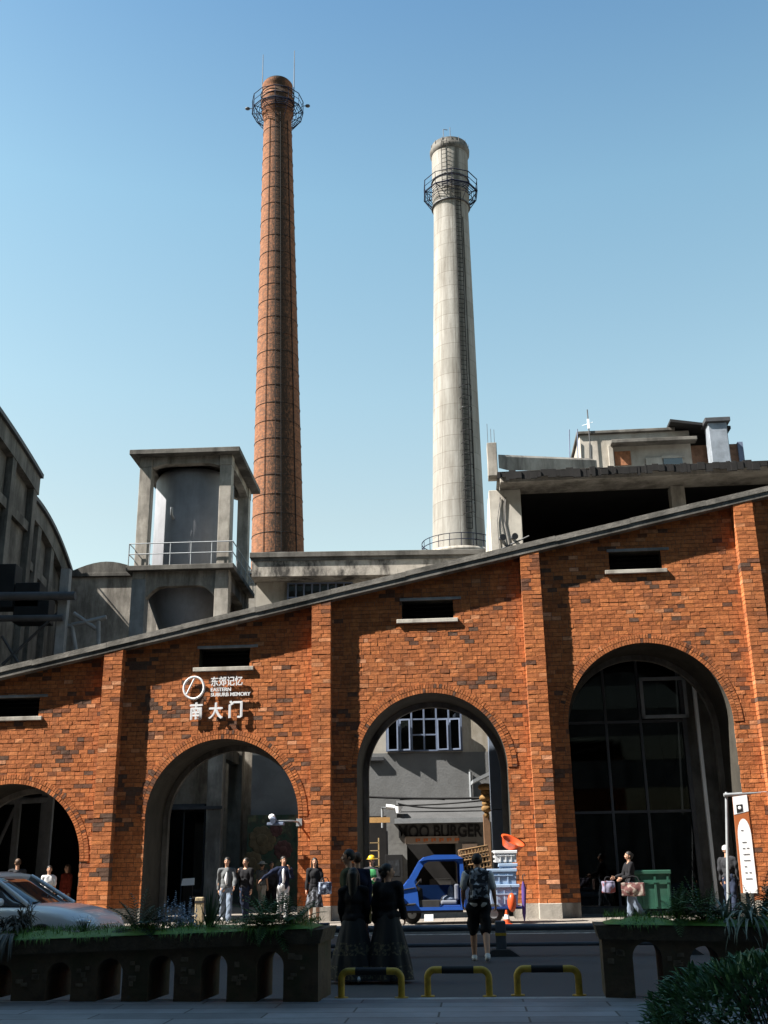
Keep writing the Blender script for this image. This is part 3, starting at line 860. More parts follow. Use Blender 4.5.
# ------------------------------------------------------------------ buildings at the left
def vault(name, label, x, y0, y1, ztop, zend, peak, cols, beams, xw=14):
    t = thing(name, label, 'building', (x, y0, 0))
    n = 20
    def zr(y):
        u = (y - peak) / (y1 - peak)
        return ztop - (ztop - zend) * abs(u) ** 2.0
    P = [Vector((0, 0, 0))] + [Vector((0, 0, zr(y0)))] + [Vector((0, (y1 - y0) * k / n, zr(y0 + (y1 - y0) * k / n))) for k in range(1, n + 1)] + [Vector((0, y1 - y0, 0))]
    b = MB(); b.prism(P, (0, 0, 0), (-xw, 0, 0)); b.build('wall', M['concrete_dark'], t)
    for y in cols:
        b = MB(); b.box((0.003, y - y0 - 0.25, 0.0), (0.32, y - y0 + 0.25, zr(y) - 0.75), 0.02); b.build('pier', M['concrete_dark'], t)
    for z, dz, zs_ in beams:
        b = MB(); b.prism([Vector((0, 0.0, z)), Vector((0, y1 - y0, z + zs_)), Vector((0, y1 - y0, z + zs_ - dz)), Vector((0, 0.0, z - dz))], (0.003, 0, 0), (0.22, 0, 0)); b.build('beam', M['concrete_dark'], t)
    for nm, out, t0, t1 in (('cornice', 0.35, -1.0, -0.16), ('roof', 0.5, -0.158, 0.04)):
        b = MB()
        for k in range(n):
            ya, yb = (y1 - y0 + .3) * k / n, (y1 - y0 + .3) * (k + 1) / n
            za, zb = zr(y0 + ya), zr(y0 + yb)
            b.prism([Vector((0, ya, za + t0)), Vector((0, yb, zb + t0)), Vector((0, yb, zb + t1)), Vector((0, ya, za + t1))], (0.003, 0, 0), (out, 0, 0))
            if nm == 'roof': b.prism([Vector((0, ya, za + .003)), Vector((0, yb, zb + .003)), Vector((0, yb, zb + t1)), Vector((0, ya, za + t1))], (0, 0, 0), (-xw, 0, 0))
        b.build(nm, M['concrete_dark'] if nm == 'cornice' else M['steel'], t)
    return t
vault('vaulted_hall', 'high dark concrete hall with curved roof and ribbed side wall, at far left', -16.85, 36.0, 47.3, 20.7, 19.75, 36.0, (37, 39.3, 41.6, 44.2, 47.2), ((17.6, 0.45, -0.5), (14.2, 0.45, -0.3)))
vault('vaulted_shed', 'lower dark concrete shed with curved roof behind the high ribbed hall', -17.35, 47.9, 55.6, 18.9, 16.7, 47.9, (49.8, 52.0, 54.6), ((16.0, 0.4, -0.8),))
def roofbits(t):
    b = MB(); b.tube([(-0.6, 5.0, 17.6), (-0.6, 5.0, 19.2), (-0.6, 5.9, 19.1), (-0.6, 5.9, 17.3)], 0.05, 5); b.tube([(-0.6, 5, 18.4), (-.6, 5.9, 18.3)], .04, 5); b.build('vent_frame', M['steel'], t)
roofbits([o for o in bpy.data.objects if o.name == 'vaulted_shed'][0])

low = thing('low_hall', 'weathered grey concrete hall with shallow arched roof between the dark shed and the water tower', 'building', (-17.3, 54.5, 0))
zt = at(100, 577, 54.5).z
b = MB(); b.box((0.0, 0, 0), (13.0, 10, zt)); b.build('wall', M['concrete'], low)
b = MB(); b.box((0.0, -0.15, zt + 0.004), (13.05, 10, zt + 0.20), 0.02)
b.prism([Vector((0.3 + 4.2 * k / 12, -0.1, zt + 0.205 + 0.62 * math.sin(math.pi * k / 12))) for k in range(13)], (0, 0, 0), (0, 10, 0)); b.build('roof', M['concrete_dark'], low)
M['frame_white'] = mat('pale window frame', (.45, .47, .5), rough=.5, var=.1, bump=0)
for x0_ in (6.35, 11.0):
    f = MB()
    for k in range(3): f.box((x0_ + k * .62, -.09, zt - 6.2), (x0_ + .07 + k * .62, -.004, zt - 1.5))
    for k in range(6): f.box((x0_, -.08, zt - 6.2 + k * .93), (x0_ + 1.3, -.006, zt - 6.14 + k * .93))
    wo = f.build('window', M['frame_white'], low); f = MB(); f.box((x0_, -.05, zt - 6.2), (x0_ + 1.3, -.02, zt - 1.5)); f.build('pane', M['glass'], wo)

# steel pipe rack in front of the halls
pr = thing('pipe_rack', 'rusty grey steel pipe rack with post and diagonal braces before the dark halls', 'pipe rack', (-12.5, 40, 0))
def prel(px, py, Y): return at(px, py, Y) - Vector((-12.5, 40, 0))
b = MB(); b.box((-0.17, -0.17, 0), (0.17, 0.17, 12.85)); b.build('post', M['concrete_grey'], pr)
for y_, r_ in ((598, 0.17), (620, 0.13)):
    a, c = prel(-60, y_ + 1, 40), prel(78 if y_ < 600 else 66, y_, 40)
    b = MB(); b.tube([a + Vector((0, -.35, 0)), c + Vector((0, -.35, 0))], r_, 10); b.build('pipe', M['steel'], pr)
for a, c in (((0, 664), (62, 606)), ((20, 668), (0, 635)), ((72, 612), (95, 628)), ((70, 622), (76, 660)), ((97, 620), (97, 652)), ((66, 625), (105, 616))):
    b = MB(); b.tube([prel(*a, 40) + Vector((0, .22, 0)), prel(*c, 40) + Vector((0, .22, 0))], 0.06 if a[0] < 60 else 0.09, 6); b.build('brace', M['steel'] if a[0] < 60 else M['concrete_grey'], pr)
for px, py, sx_, sz_ in ((34, 612, 0.7, 0.5), (5, 588, 0.5, 0.9), (30, 597, 0.5, 0.5)):
    p = prel(px, py, 41.2); b = MB(); b.box((p.x - sx_, p.y - .4, p.z - sz_), (p.x + sx_, p.y + .4, p.z + sz_), 0.03); b.build('valve_box', M['black'], pr)

# shed behind the two left arches: unseen roof and dark wall added to darken them
sh = thing('market_shed', 'dark steel shed with open front and slim grey posts, its roof added to darken the leftmost arch', 'shed', (-21, 37.3, 0))
b = MB(); b.box((0, 0, 5.4), (10.9, 8.6, 5.62)); b.build('roof', M['steel'], sh)
b = MB(); b.box((0, 8.3, 0.12), (11.0, 8.5, 5.39)); b.box((10.9, 4.5, .12), (11.05, 8.5, 5.39)); b.build('wall', M['dark_room'], sh)
for px, py in ((47, 850), (14, 850), (-25, 850)):
    q = at(px, py, 38.5).x + 21
    b = MB(); b.box((q - 0.1, 1.1, .12), (q + 0.1, 1.3, 5.39)); b.build('post', M['concrete_grey'], sh)
a, c = at(-2, 845, 38.5), at(15, 808, 38.5)
o_ = Vector((21, -37.3, 0)); b = MB(); b.tube([a + o_, c + o_], 0.07, 6); b.build('brace', M['concrete_grey'], sh)
b = MB(); q0, q1 = at(-20, 803, 38.5) + o_, at(52, 799, 38.5) + o_
b.tube([q0, q1], 0.12, 6); b.build('beam', M['concrete_grey'], sh)

# dark glazed kiosk under the tower
kx = thing('glass_kiosk', 'dark glazed kiosk under the concrete tower seen through the second arch', 'kiosk', (-10.55, 46.9, 0), YAW)
b = MB(); b.box((0, 0.12, 0.13), (2.75, 3.4, 4.1)); b.build('wall', M['dark_room'], kx)
b = MB(); b.box((0.05, 0.06, 0.3), (2.7, 0.09, 3.9)); b.build('pane', M['glass_dark'], kx)
b = MB()
for x in (0.0, 0.88, 1.8, 2.7): b.box((x, 0.0, 0.13), (x + 0.05, 0.055, 4.1))
b.box((0, -0.3, 4.1), (2.8, 3.4, 4.25)); b.build('frame', M['steel'], kx)
# ------------------------------------------------------------------ factory hall with the burger shop in its ground floor
FY = 46.0
fa = thing('factory_hall', 'long grey factory hall with stained parapet, steel windows and a shop front below', 'building', (0, FY, 0))
def rel(px, py, Y=FY, o=(0, FY, 0)): return at(px, py, Y) - Vector(o)
M['par'] = mat('stained pale parapet', (0.42, 0.38, 0.33), var=0.2, scale=3, bump=0.3, stain=(0.03, 0.027, 0.025), stain_amt=0.95, streak=0.5, sscale=0.9)
M['grey_paint'] = mat('dark grey painted render', (0.15, 0.153, 0.155), var=0.12, scale=1.2, bump=0.3, bscale=12, stain=(0.11, 0.11, 0.11), stain_amt=0.6)
M['beige'] = mat('stained beige render', (0.38, 0.35, 0.305), var=0.2, bump=0.25, stain=(0.19, 0.16, 0.12), stain_amt=0.7, streak=0.3)
topL, topR = rel(255, 561), rel(490, 553)
ZP = (topL.z + topR.z) / 2
zp0 = rel(300, 586).z
zpaint = rel(400, 753).z
XL, XRt = rel(256, 600).x, 6.6
b = MB(); b.box((XL, 0, zpaint), (XRt, 12, zp0 + 0.2)); b.build('upper_wall', M['beige'], fa)
b = MB(); b.box((XL, -0.012, 0.12), (XRt, 11.9, zpaint)); b.build('lower_wall', M['grey_paint'], fa)
px_ = MB(); px_.box((XL - .1, -0.95, zp0 + 0.21), (XRt, 12, ZP - 0.25)); px_.build('parapet', M['par'], fa)
b = MB(); b.box((XL - .2, -1.05, ZP - 0.245), (XRt, 12, ZP), 0.02); b.build('coping', M['concrete_dark'], fa)
b = MB(); b.box((XL - .05, -0.985, zp0 + 0.9), (XRt, -0.953, zp0 + 1.06), 0.01); b.build('string_course', M['concrete_dark'], fa)
def steel_window(x0, x1, z0, z1, nx, nz, open_=()):
    f = MB()
    for k in range(nx + 1):
        x = x0 + (x1 - x0) * k / nx; f.box((x - .035, -0.11, z0 - .03), (x + .035, -0.016, z1 + .03))
    for k in range(nz + 1):
        z = z0 + (z1 - z0) * k / nz; f.box((x0, -0.10, z - .03), (x1, -0.018, z + .03))
    wo = f.build('window', M['steel_blue'], fa)
    p = MB(); p.box((x0, -0.06, z0), (x1, -0.04, z1)); p.build('pane', M['glass'], wo)
    q = MB(); q.box((x0, -0.035, z0), (x1, -0.02, z1)); q.build('backing', M['void'], wo)
    for i, ang in open_:
        wd = (x1 - x0) / nx; hz = (z1 - z0) / nz * 2
        Mx = Matrix.Translation((x0 + wd * i, -0.12, z0)) @ Matrix.Rotation(ang, 4, 'Z')
        s_ = MB()
        for (lo, hi) in (((0.03, -.03, 0), (.09, .01, hz)), ((wd - .09, -.03, 0), (wd - .03, .01, hz)), ((.09, -.03, 0), (wd - .09, .01, .06)), ((.09, -.03, hz - .06), (wd - .09, .01, hz))): s_.box(lo, hi, M=Mx)
        so = s_.build('casement', M['steel_blue'], wo)
        s_ = MB(); s_.box((.09, -.015, .06), (wd - .09, -.005, hz - .06), M=Mx); s_.build('pane', M['glass'], so)
    return wo
w0, w1 = rel(387, 752), rel(460, 700)
steel_window(w0.x, w1.x, w0.z + .03, w0.z + 4.0, 6, 6, ((0, R(-14)), (1, R(-20)), (4, R(-12)), (5, R(-18))))
u0, u1 = rel(288, 600), rel(352, 589)
steel_window(u0.x, u1.x, u0.z - 1.2, zp0 + 0.1, 8, 3)
# pipe, ledge
b = MB(); b.box((rel(366, 757).x, -0.16, zpaint - 0.32), (rel(384, 757).x, -0.014, zpaint - 0.15), 0.01); b.build('ledge', M['steel'], fa)
q0, q1 = rel(470, 772), rel(470, 808); b = MB(); b.tube([(q0.x, -0.1, q0.z), (q0.x, -0.1, q1.z)], 0.06, 8); b.build('pipe', M['rail_grey'], fa)

# shop front, 2 m out from the hall
SY = 44.0
sf = thing('shop_front', 'low dark grey burger shop with black lettering above its doorway, seen through the third arch', 'shop', (0, SY, 0))
def srel(px, py, Y=44.0): return at(px, py, Y) - Vector((0, SY, 0))
M['shop_grey'] = mat('shop grey render', (0.17, 0.17, 0.165), var=0.2, bump=0.15, stain=(0.06, 0.06, 0.06), stain_amt=0.6)
xl, xr = srel(388, 850).x, srel(497, 850).x
zt, zl = srel(440, 823).z, srel(440, 843).z
dl, dr = srel(407, 850).x, srel(456, 850).x
b = MB(); b.box((xl, 0, .13), (dl, 0.25, zl)); b.box((dr, 0, .13), (xr, 0.25, zl)); b.box((xl, 0, zl + .003), (xr, 0.25, zt)); b.build('wall', M['shop_grey'], sf)
b = MB(); b.box((dl - .5, 1.6, .13), (dr + .5, 1.7, zl)); b.box((dl - .1, .26, .13), (dl - .02, 1.6, zl)); b.box((dr + .02, .26, .13), (dr + .1, 1.6, zl)); b.build('doorway', M['void'], sf)
b = MB(); b.box((dl + .9, .9, .13), (dr - .2, 1.3, 1.1)); b.build('counter', M['dark_room'], sf)
ax0 = srel(397, 822).x
b = MB(); b.prism([Vector((ax0, -0.75, zt + .0)), Vector((ax0, -0.75, zt + .12)), Vector((ax0, 1.95, zt + 1.0)), Vector((ax0, 1.95, zt + .88))], (0, 0, 0), (xr - ax0 + .1, 0, 0)); b.build('awning', mat('dull grey awning', (.055, .056, .058), var=.2), sf)
b = MB(); b.box((ax0 - .1, -0.82, zt - .02), (xr + .1, -0.755, zt + .16)); b.build('awning_edge', M['rail_grey'], sf)
s0, s1 = srel(398, 830), srel(482, 830)
vs, fs = text_mesh('MOO BURGER', 0.58, 0.02, bold=0.012)
wid = max(v.x for v in vs); k = (s1.x - s0.x) / wid
b = MB(); b.add([Vector((v.x * k + s0.x, v.y - .03, v.z * 1.12 + srel(440, 837).z)) for v in vs], fs); b.build('lettering', M['black'], sf)
b = MB(); b.box((dl - .05, -.12, zl - .02), (dr + .1, -.003, zl + .26), 0.01); so = b.build('sign_strip', mat('pale shop strip', (0.36, 0.29, 0.24), var=0.1), sf)
b = MB()
for i in range(6):
    for j in range(2):
        x = dl + .35 + i * .31; b.box((x + j * .1, -.135, zl + .05 + j * .03), (x + j * .1 + .08, -.121, zl + .18))
b.build('lettering', mat('orange strip print', (0.55, 0.16, 0.05)), so)
q = srel(470, 853); b = MB(); b.box((q.x - .3, -.06, q.z - .35), (q.x + .3, -.003, q.z + .35), .01); po = b.build('poster', mat('pale poster', (0.62, 0.5, 0.42)), sf)
b = MB(); b.ell((q.x, -.065, q.z - .03), .2, .02, .2); b.build('poster_print', mat('poster print', (0.5, 0.14, 0.06)), po)
q = srel(394, 868); b = MB(); b.box((q.x - .35, -.06, q.z - .5), (q.x + .35, -.003, q.z + .5), .01); po = b.build('menu_board', M['black'], sf)
b = MB()
b.box((q.x - .22, -.068, q.z - .3), (q.x + .22, -.0605, q.z + .3))
b.build('menu_picture', mat('faded menu print', (.022, .025, .03), var=.9, scale=6), po)
# rear passage left of the shop: dark opening with a pale shelf stack
b = MB(); b.box((srel(352, 850).x, 1.7, .13), (xl - .05, 1.85, 3.6)); b.build('passage', M['void'], sf)
b = MB()
for i in range(7): b.box((xl - 1.05, .4, .7 + i * .3), (xl - .35, .75, .73 + i * .3))
for x in (xl - 1.05, xl - .4): b.box((x, .4, .13), (x + .05, .45, 2.7))
b.build('shelf_rack', mat('straw shelf', (0.42, 0.3, 0.15)), sf)
# pergola bar with lamp and cables
q0, q1 = srel(353, 821, 42.5), srel(390, 821, 42.5)
b = MB(); b.box((q0.x, -1.6, q0.z - .08), (q1.x, -1.45, q0.z + .12)); b.build('timber_bar', mat('warm timber', (0.45, 0.26, 0.10)), sf)
cb_ = thing('power_cables', 'slack black cables strung along the burger shop awning', 'cable', (0, SY, 0))
for (a, m_, c, r_) in (((392, 812), (440, 812), (492, 806), .03), ((398, 810), (430, 818), (492, 812), .035), ((365, 803), (420, 806), (500, 804), .05), ((400, 806), (425, 804), (445, 806), .03)):
    A, B_, C_ = (srel(*p, 44.2) + Vector((0, .0, .25)) for p in (a, m_, c))
    b = MB(); b.tube([A * (1 - t) ** 2 + B_ * 2 * t * (1 - t) + C_ * t * t for t in [i / 14 for i in range(15)]], r_, 5); b.build('cable', M['black'], cb_)
vc = thing('security_camera', 'white security camera on a bracket above the shop passage', 'security camera', srel(391, 808, 43.6) + Vector((0, SY, 0)))
b = MB(); b.cyl((-.2, -.1, .05), (.15, -.1, .0), .1, .1, 12); b.build('body', M['white'], vc)
b = MB(); b.cyl((.3, -.15, .05), (.3, -.15, -.2), .14, .1, 12); b.build('housing', M['white'], vc)
b = MB(); b.tube([(-.35, 0, .0), (-.35, 0, -.75)], .05, 6); b.box((-.4, -.12, .0), (.45, .4, .05)); b.build('bracket', M['rail_grey'], vc)

# painted mural wall left of the shop
mu = thing('mural_wall', 'dark painted wall with leafy green and ochre flower mural in the second arch', 'wall', (-4.0, 45.55, 0))
m = bpy.data.materials.new('mural paint'); m.use_nodes = True
N, L = m.node_tree.nodes, m.node_tree.links
tc = N.new('ShaderNodeTexCoord'); vo = N.new('ShaderNodeTexVoronoi'); vo.inputs['Scale'].default_value = 1.1
nz = N.new('ShaderNodeTexNoise'); nz.inputs['Scale'].default_value = 2.4; nz.inputs['Detail'].default_value = 4
L.new(tc.outputs['Object'], nz.inputs[0]); L.new(tc.outputs['Object'], vo.inputs['Vector'])
cr = N.new('ShaderNodeValToRGB'); e = cr.color_ramp.elements
e[0].position = .3; e[0].color = (.012, .02, .014, 1); e[1].position = .75; e[1].color = (.16, .08, .05, 1)
for p, c in ((.45, (.03, .06, .035, 1)), (.55, (.05, .045, .03, 1)), (.63, (.10, .12, .06, 1))): x = e.new(p); x.color = c
L.new(nz.outputs[0], cr.inputs[0]); L.new(cr.outputs[0], N['Principled BSDF'].inputs['Base Color']); N['Principled BSDF'].inputs['Roughness'].default_value = .8
b = MB(); b.box((at(247, 840, 45.55).x + 4.0, 0, .13), (2.6, .3, at(265, 815, 45.55).z)); b.build('panel', m, mu)
for px, py, r_ in ((262, 840, .62), (283, 850, .42), (252, 862, .46), (276, 830, .3)):
    q = at(px, py, 45.55) - Vector((-4.0, 45.55, 0))
    b = MB()
    for k in range(9):
        a = 2 * math.pi * k / 9; b.ell((q.x + r_ * .6 * math.cos(a), -.0, q.z + r_ * .6 * math.sin(a)), r_ * .34, .012, r_ * .34, 8, 6)
    b.ell((q.x, -.01, q.z), r_ * .4, .02, r_ * .4)
    b.build('painted_flower', mat('ochre petals', (.12, .09, .05) if r_ > .45 else (.10, .045, .04), var=.4, scale=5), mu)

# tall blue-grey column and timber eaves right of the shop
tcol = thing('corner_column', 'smooth blue grey clad column at the right edge of the third arch', 'column', (3.5, 36.4, 0), YAW)
M['clad'] = mat('blue grey cladding', (0.13, 0.155, 0.20), rough=.5, var=.12, bump=.03)
x0 = at(490, 780, 36.4).x - 3.5
for z0_, z1_ in ((.13, 3.35), (3.37, 6.9), (6.92, 9.0)):
    b = MB(); b.box((x0, 0, z0_), (x0 + 1.15, 1.0, z1_), .02); b.build('cladding_panel', M['clad'], tcol)
te = thing('timber_porch', 'small tiled porch roof on a carved timber bracket beside the burger shop', 'porch', (4.6, 41.5, 0))
def trel(px, py): return at(px, py, 41.5) - Vector((4.6, 41.5, 0))
a, c = trel(473, 783), trel(492, 774)
b = MB(); b.prism([a, c, c + Vector((.6, 0, .25)), c + Vector((.6, 0, .38)), c + Vector((0, 0, .14)), a + Vector((0, 0, .12))], (0, 0, 0), (0, 1.2, 0)); b.build('roof', M['rail_grey'], te)
b = MB(); q = trel(487, 800)
for dz, r_ in ((.5, .30), (.3, .2), (.1, .26), (-.1, .17), (-.3, .2), (-.5, .1)): b.ell((q.x, .4, q.z + dz), r_, r_, .15, 10, 6)
b.build('bracket', mat('carved gilt timber', (.16, .09, .03), var=.5, scale=9), te)
b = MB(); b.box((q.x - .12, .5, .13), (q.x + .12, .75, q.z - .5)); b.build('post', mat('brown timber', (.16, .09, .05)), te)

# ------------------------------------------------------------------ right building
RB = thing('concrete_frame_building', 'derelict concrete frame building with a dark open storey, rising behind the right of the wall', 'building', (3.6, 36, 0), YAW)
RO = Vector((3.6, 36, 0)); RM = (Matrix.Translation(RO) @ Matrix.Rotation(YAW, 4, 'Z')).inverted()
def rb(px, py, d=0.0):
    """Pixel -> the building's own frame, on the plane d metres behind its front."""
    n = VX; dd = ray(px, py); c0 = Vector((0, 0, CAM_H))
    t = n.dot(RO + VX * d - c0) / n.dot(dd)
    return RM @ (c0 + dd * t)
zs_top, zs_bot = rb(640, 466, -1.0).z, rb(640, 484, 0).z
cl, cr_ = rb(490, 520).x, rb(522, 520).x
b = MB(); b.box((cl, 0, 9.02), (cr_, .9, zs_bot - .003), .02); b.build('column', M['concrete_pale'], RB)
b = MB(); b.box((cl - .02, 0.91, 9.0), (cl + .25, 10, zs_bot)); b.build('side_wall', M['concrete_pale'], RB)
xs = rb(497, 470, -1).x
b = MB(); b.box((xs, -1.0, zs_bot + .32), (15.5, 14, zs_top), .0)
b.build('roof_slab', M['concrete_dark'], RB)
b = MB(); b.box((xs + .1, -.75, zs_bot), (15.4, 0.6, zs_bot + .318), .02); b.build('roof_beam', M['concrete'], RB)
b = MB()
random.seed(3)
x = xs
while x < 15.4:                                     # crumbled slab edge
    l = random.uniform(.05, .28); b.box((x, -1.0 - random.uniform(.02, .07), zs_top - random.uniform(.2, .34)), (min(x + l, 15.5), -1.003, zs_top - random.uniform(-.05, .06))); x += l
b.build('crumbled_edge', M['void'], RB)
mx_ = rb(680, 495).x
b = MB(); b.box((mx_ - .25, .3, 9.0), (mx_ + .25, .8, zs_bot - .003), .02); b.build('column', M['concrete'], RB)
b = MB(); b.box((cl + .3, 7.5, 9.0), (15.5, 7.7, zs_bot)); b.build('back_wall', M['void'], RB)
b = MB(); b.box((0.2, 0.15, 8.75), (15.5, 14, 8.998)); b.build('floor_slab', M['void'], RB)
b = MB(); b.box((cl + .3, .85, zs_bot + .1), (15.3, 7.49, zs_bot + .3)); b.build('ceiling', M['void'], RB)  # black sheet added under the slab so the open storey reads as deep shade
b = MB(); b.box((15.3, .2, .13), (15.5, 13.9, 15)); b.build('side_wall', M['concrete_dark'], RB)
# upstand beam on the roof, lamps and wires on the column
p0, p1 = rb(498, 452, -.5), rb(590, 463, 4)
b = MB(); b.prism([Vector((p0.x, -.5, p0.z - .62)), Vector((p1.x, 4, p1.z - .3)), Vector((p1.x, 4, p1.z + .2)), Vector((p0.x, -.5, p0.z - .1))], (0, 0, 0), (.3, .25, 0)); b.build('upstand_beam', M['concrete'], RB)
b = MB(); b.box((cl, -.6, zs_bot + .33), (cl + .35, .0, zs_top + 1.3), .02); b.build('upstand_post', M['concrete'], RB)
b = MB()
for k in range(3): b.tube([(cl + .05 + k * .12, -.3, zs_top + 1.3), (cl + .05 + k * .12, -.3, zs_top + 1.3 + random.uniform(.4, .9))], .012, 4)
b.build('rebar', M['steel'], RB)
b = MB()
for px, py in ((500, 538), (512, 537)):
    q = rb(px, py, -.1); b.cyl((q.x, 0, q.z), (q.x + .1, -.35, q.z - .05), .05, .12, 10)
q = rb(515, 540, -.1); b.tube([(q.x - .5, -.04, q.z - .3), (q.x + .5, -.2, q.z + .1)], .03, 5)
b.build('floodlight', M['steel'], RB)
b = MB()
for k in range(4):
    xx = cl + .35 + .1 * k; b.tube([(xx + random.uniform(-.15, .15), -.03, zs_bot - .3 - i * .9) for i in range(5)], .015, 4)
b.build('loose_wire', M['steel'], RB)
# glazed shop behind the fourth arch
gz = thing('glass_facade', 'tall dark glass curtain wall with slim mullions filling the fourth arch', 'shop front', RO + VX * -0.75, YAW)
def gl(px, py): return rb(px, py, -0.75)
x0, x1 = gl(572, 800).x - .6, gl(693, 800).x
ztop = 8.7
b = MB(); b.box((x0, .06, .35), (x1, .075, ztop)); b.build('pane', M['glass_dark'], gz)
xm = [gl(609, 760).x, gl(644, 760).x]
zt_ = [gl(620, 722).z, gl(620, 812).z]
b = MB()
for x in xm: b.box((x - .04, -.02, .3), (x + .04, .12, ztop))
b.box((x1 - .09, -.06, .3), (x1 + .05, .14, ztop)); b.box((x0 - .05, -.02, .3), (x0 + .04, .12, ztop)); b.build('mullion', M['steel'], gz)
for z in zt_ + [.3, ztop]:
    b = MB(); b.box((x0, -.01, z - .04), (x1, .11, z + .04)); b.build('transom', M['steel'], gz)
q0, q1 = gl(642, 719), gl(684, 677)
b = MB()
for lo, hi in (((q0.x, q0.z), (q1.x, q0.z + .1)), ((q0.x, q1.z - .1), (q1.x, q1.z)), ((q0.x, q0.z), (q0.x + .1, q1.z)), ((q1.x - .1, q0.z), (q1.x, q1.z))): b.box((lo[0], -.16, lo[1]), (hi[0], -.025, hi[1]))
b.build('vent_frame', M['rail_grey'], gz)
b = MB(); b.box((x0 - .1, -.03, .13), (x1, .13, .298)); b.build('kerb', M['concrete_dark'], gz)
b = MB(); b.box((x1 + .32, -.25, .13), (x1 + .42, -.1, 8.4)); b.build('edge_post', M['white'], gz)
b = MB(); b.box((x1 + .06, .2, .13), (x1 + 3.4, .9, 8.7), .02); b.build('pier', M['concrete_dark'], gz)
b = MB(); b.box((x0 - .05, 5.0, .13), (x1 + .1, 5.1, 8.7)); b.box((x0 - .06, .8, 8.7), (x1 + .06, 5.1, 8.74)); b.box((x0 - .14, .16, .13), (x0 - .06, 5.1, 8.7)); b.box((x1 + .06, .95, .13), (x1 + .14, 5.1, 8.7)); b.build('room', M['dark_room'], gz)
random.seed(11)
b = MB()
for k in range(9):
    x = x0 + .8 + k * .5; h = random.uniform(.7, 1.5); b.box((x, 2.2, .13), (x + random.uniform(.2, .4), 2.6, .13 + h))
b.build('display_stand', M['concrete_dark'], gz)

# rooftop house
HY = 7.0
ho = thing('rooftop_house', 'small beige rendered rooftop house with a brick patch, window and silver duct', 'house', RO + VX * HY, YAW)
def hr(px, py, d=HY): 
    q = rb(px, py, d); return Vector((q.x, q.y - HY, q.z))
a, c = hr(579, 437), hr(694, 428)
zb = zs_top
zh = (a.z + c.z) / 2
xc = hr(690, 440).x
b = MB(); b.box((a.x, 0, zb), (xc, 5, zh), .03); b.build('wall', M['beige'], ho)
b = MB(); b.box((a.x - .1, -.1, zh + .004), (xc - .6, 5.05, zh + .14), .02); b.build('coping', M['concrete_dark'], ho)
q = hr(610, 449); z1 = hr(640, 446).z
b = MB(); b.box((q.x, -.5, z1), (xc + .2, -.003, z1 + .16), .02); b.build('canopy', M['concrete_dark'], ho)
b = MB(); b.box((q.x - .1, -.14, zb), (q.x + .12, -.003, z1 + .05), .02); b.build('downpipe', M['concrete_pale'], ho)
b = MB(); b.box((q.x + .16, -.03, hr(610, 466).z), (q.x + .85, -.003, hr(610, 452).z)); b.build('brick_patch', mat('bare brick patch', (.28, .12, .06), var=.4, scale=9), ho)
w0, w1 = hr(664, 468), hr(682, 458)
b = MB(); b.box((w0.x, -.06, w0.z), (w1.x, -.003, w1.z)); wo = b.build('window', M['glass'], ho)
b = MB(); b.box((w0.x - .75, -.09, w0.z - .2), (w0.x - .06, -.003, w1.z + .05)); b.box((w0.x - .06, -.08, w1.z), (w1.x + .1, -.003, w1.z + .12)); b.build('window_surround', M['concrete_pale'], wo)
u0, u1 = hr(707, 466), hr(720, 431)
b = MB(); b.box((u0.x, -1.0, zb), (u1.x + .05, -.3, u1.z), .03); du = b.build('duct', mat('galvanised duct', (.26, .29, .33), rough=.6, metal=.4, var=.3), ho)
b = MB(); b.box((u0.x - .12, -1.1, u1.z + .003), (u1.x + .2, -.2, u1.z + .2), .02); b.build('duct_cap', M['steel'], du)
s0, s1 = hr(668, 427), hr(728, 436)
b = MB(); b.prism([Vector((s0.x, -.6, s0.z)), Vector((s1.x, -.6, s1.z + .1)), Vector((s1.x, -.6, s1.z + .22)), Vector((s0.x, -.6, s0.z + .12))], (0, 0, 0), (0, 3, 0)); b.build('canopy_roof', M['black'], ho)
b = MB(); b.box((xc - 1.2, .3, zh - .3), (hr(724, 440).x, 2.5, s0.z - .05)); b.build('dark_loft', M['void'], ho)
r0, r1 = hr(723, 466), hr(738, 442)
b = MB(); b.box((xc + .003, .2, zb), (r1.x, 3, r1.z)); b.build('annex_wall', mat('annex brick', (.2, .11, .07), var=.4, scale=4), ho)
b = MB(); b.box((r1.x, .1, zb), (r1.x + .22, .3, r1.z + .05)); b.build('annex_frame', M['steel_blue'], ho)
q = hr(589, 437); tp = hr(588, 411)
an = thing('roof_aerial', 'thin white aerial mast on the rooftop house corner', 'aerial', ho.matrix_basis @ Vector((q.x, -.15, zb)), YAW)
b = MB(); b.tube([(0, 0, 0), (0, 0, tp.z - zb)], .026, 6); b.build('mast', M['steel'], an)
b = MB(); b.box((-.045, -.03, tp.z - zb - .9), (.045, .03, tp.z - zb - .45)); b.tube([(-.28, 0, tp.z - zb - .75), (.2, 0, tp.z - zb - .6)], .012, 5); b.build('antenna_head', M['white'], an)
ld = thing('roof_ladder', 'thin steel ladder at the left corner of the rooftop house', 'ladder', ho.matrix_basis @ Vector((a.x - .12, -.2, zb)), YAW)
b = MB()
for x in (-.3, .05): b.tube([(x - .25, 0, 0), (x, 0, zh - zb + .2)], .025, 5)
for k in range(7): b.tube([(-.5 + k * .03, 0, .25 + k * .3), (-.15 + k * .03, 0, .25 + k * .3)], .018, 5)
b.build('rails', M['steel_blue'], ld)
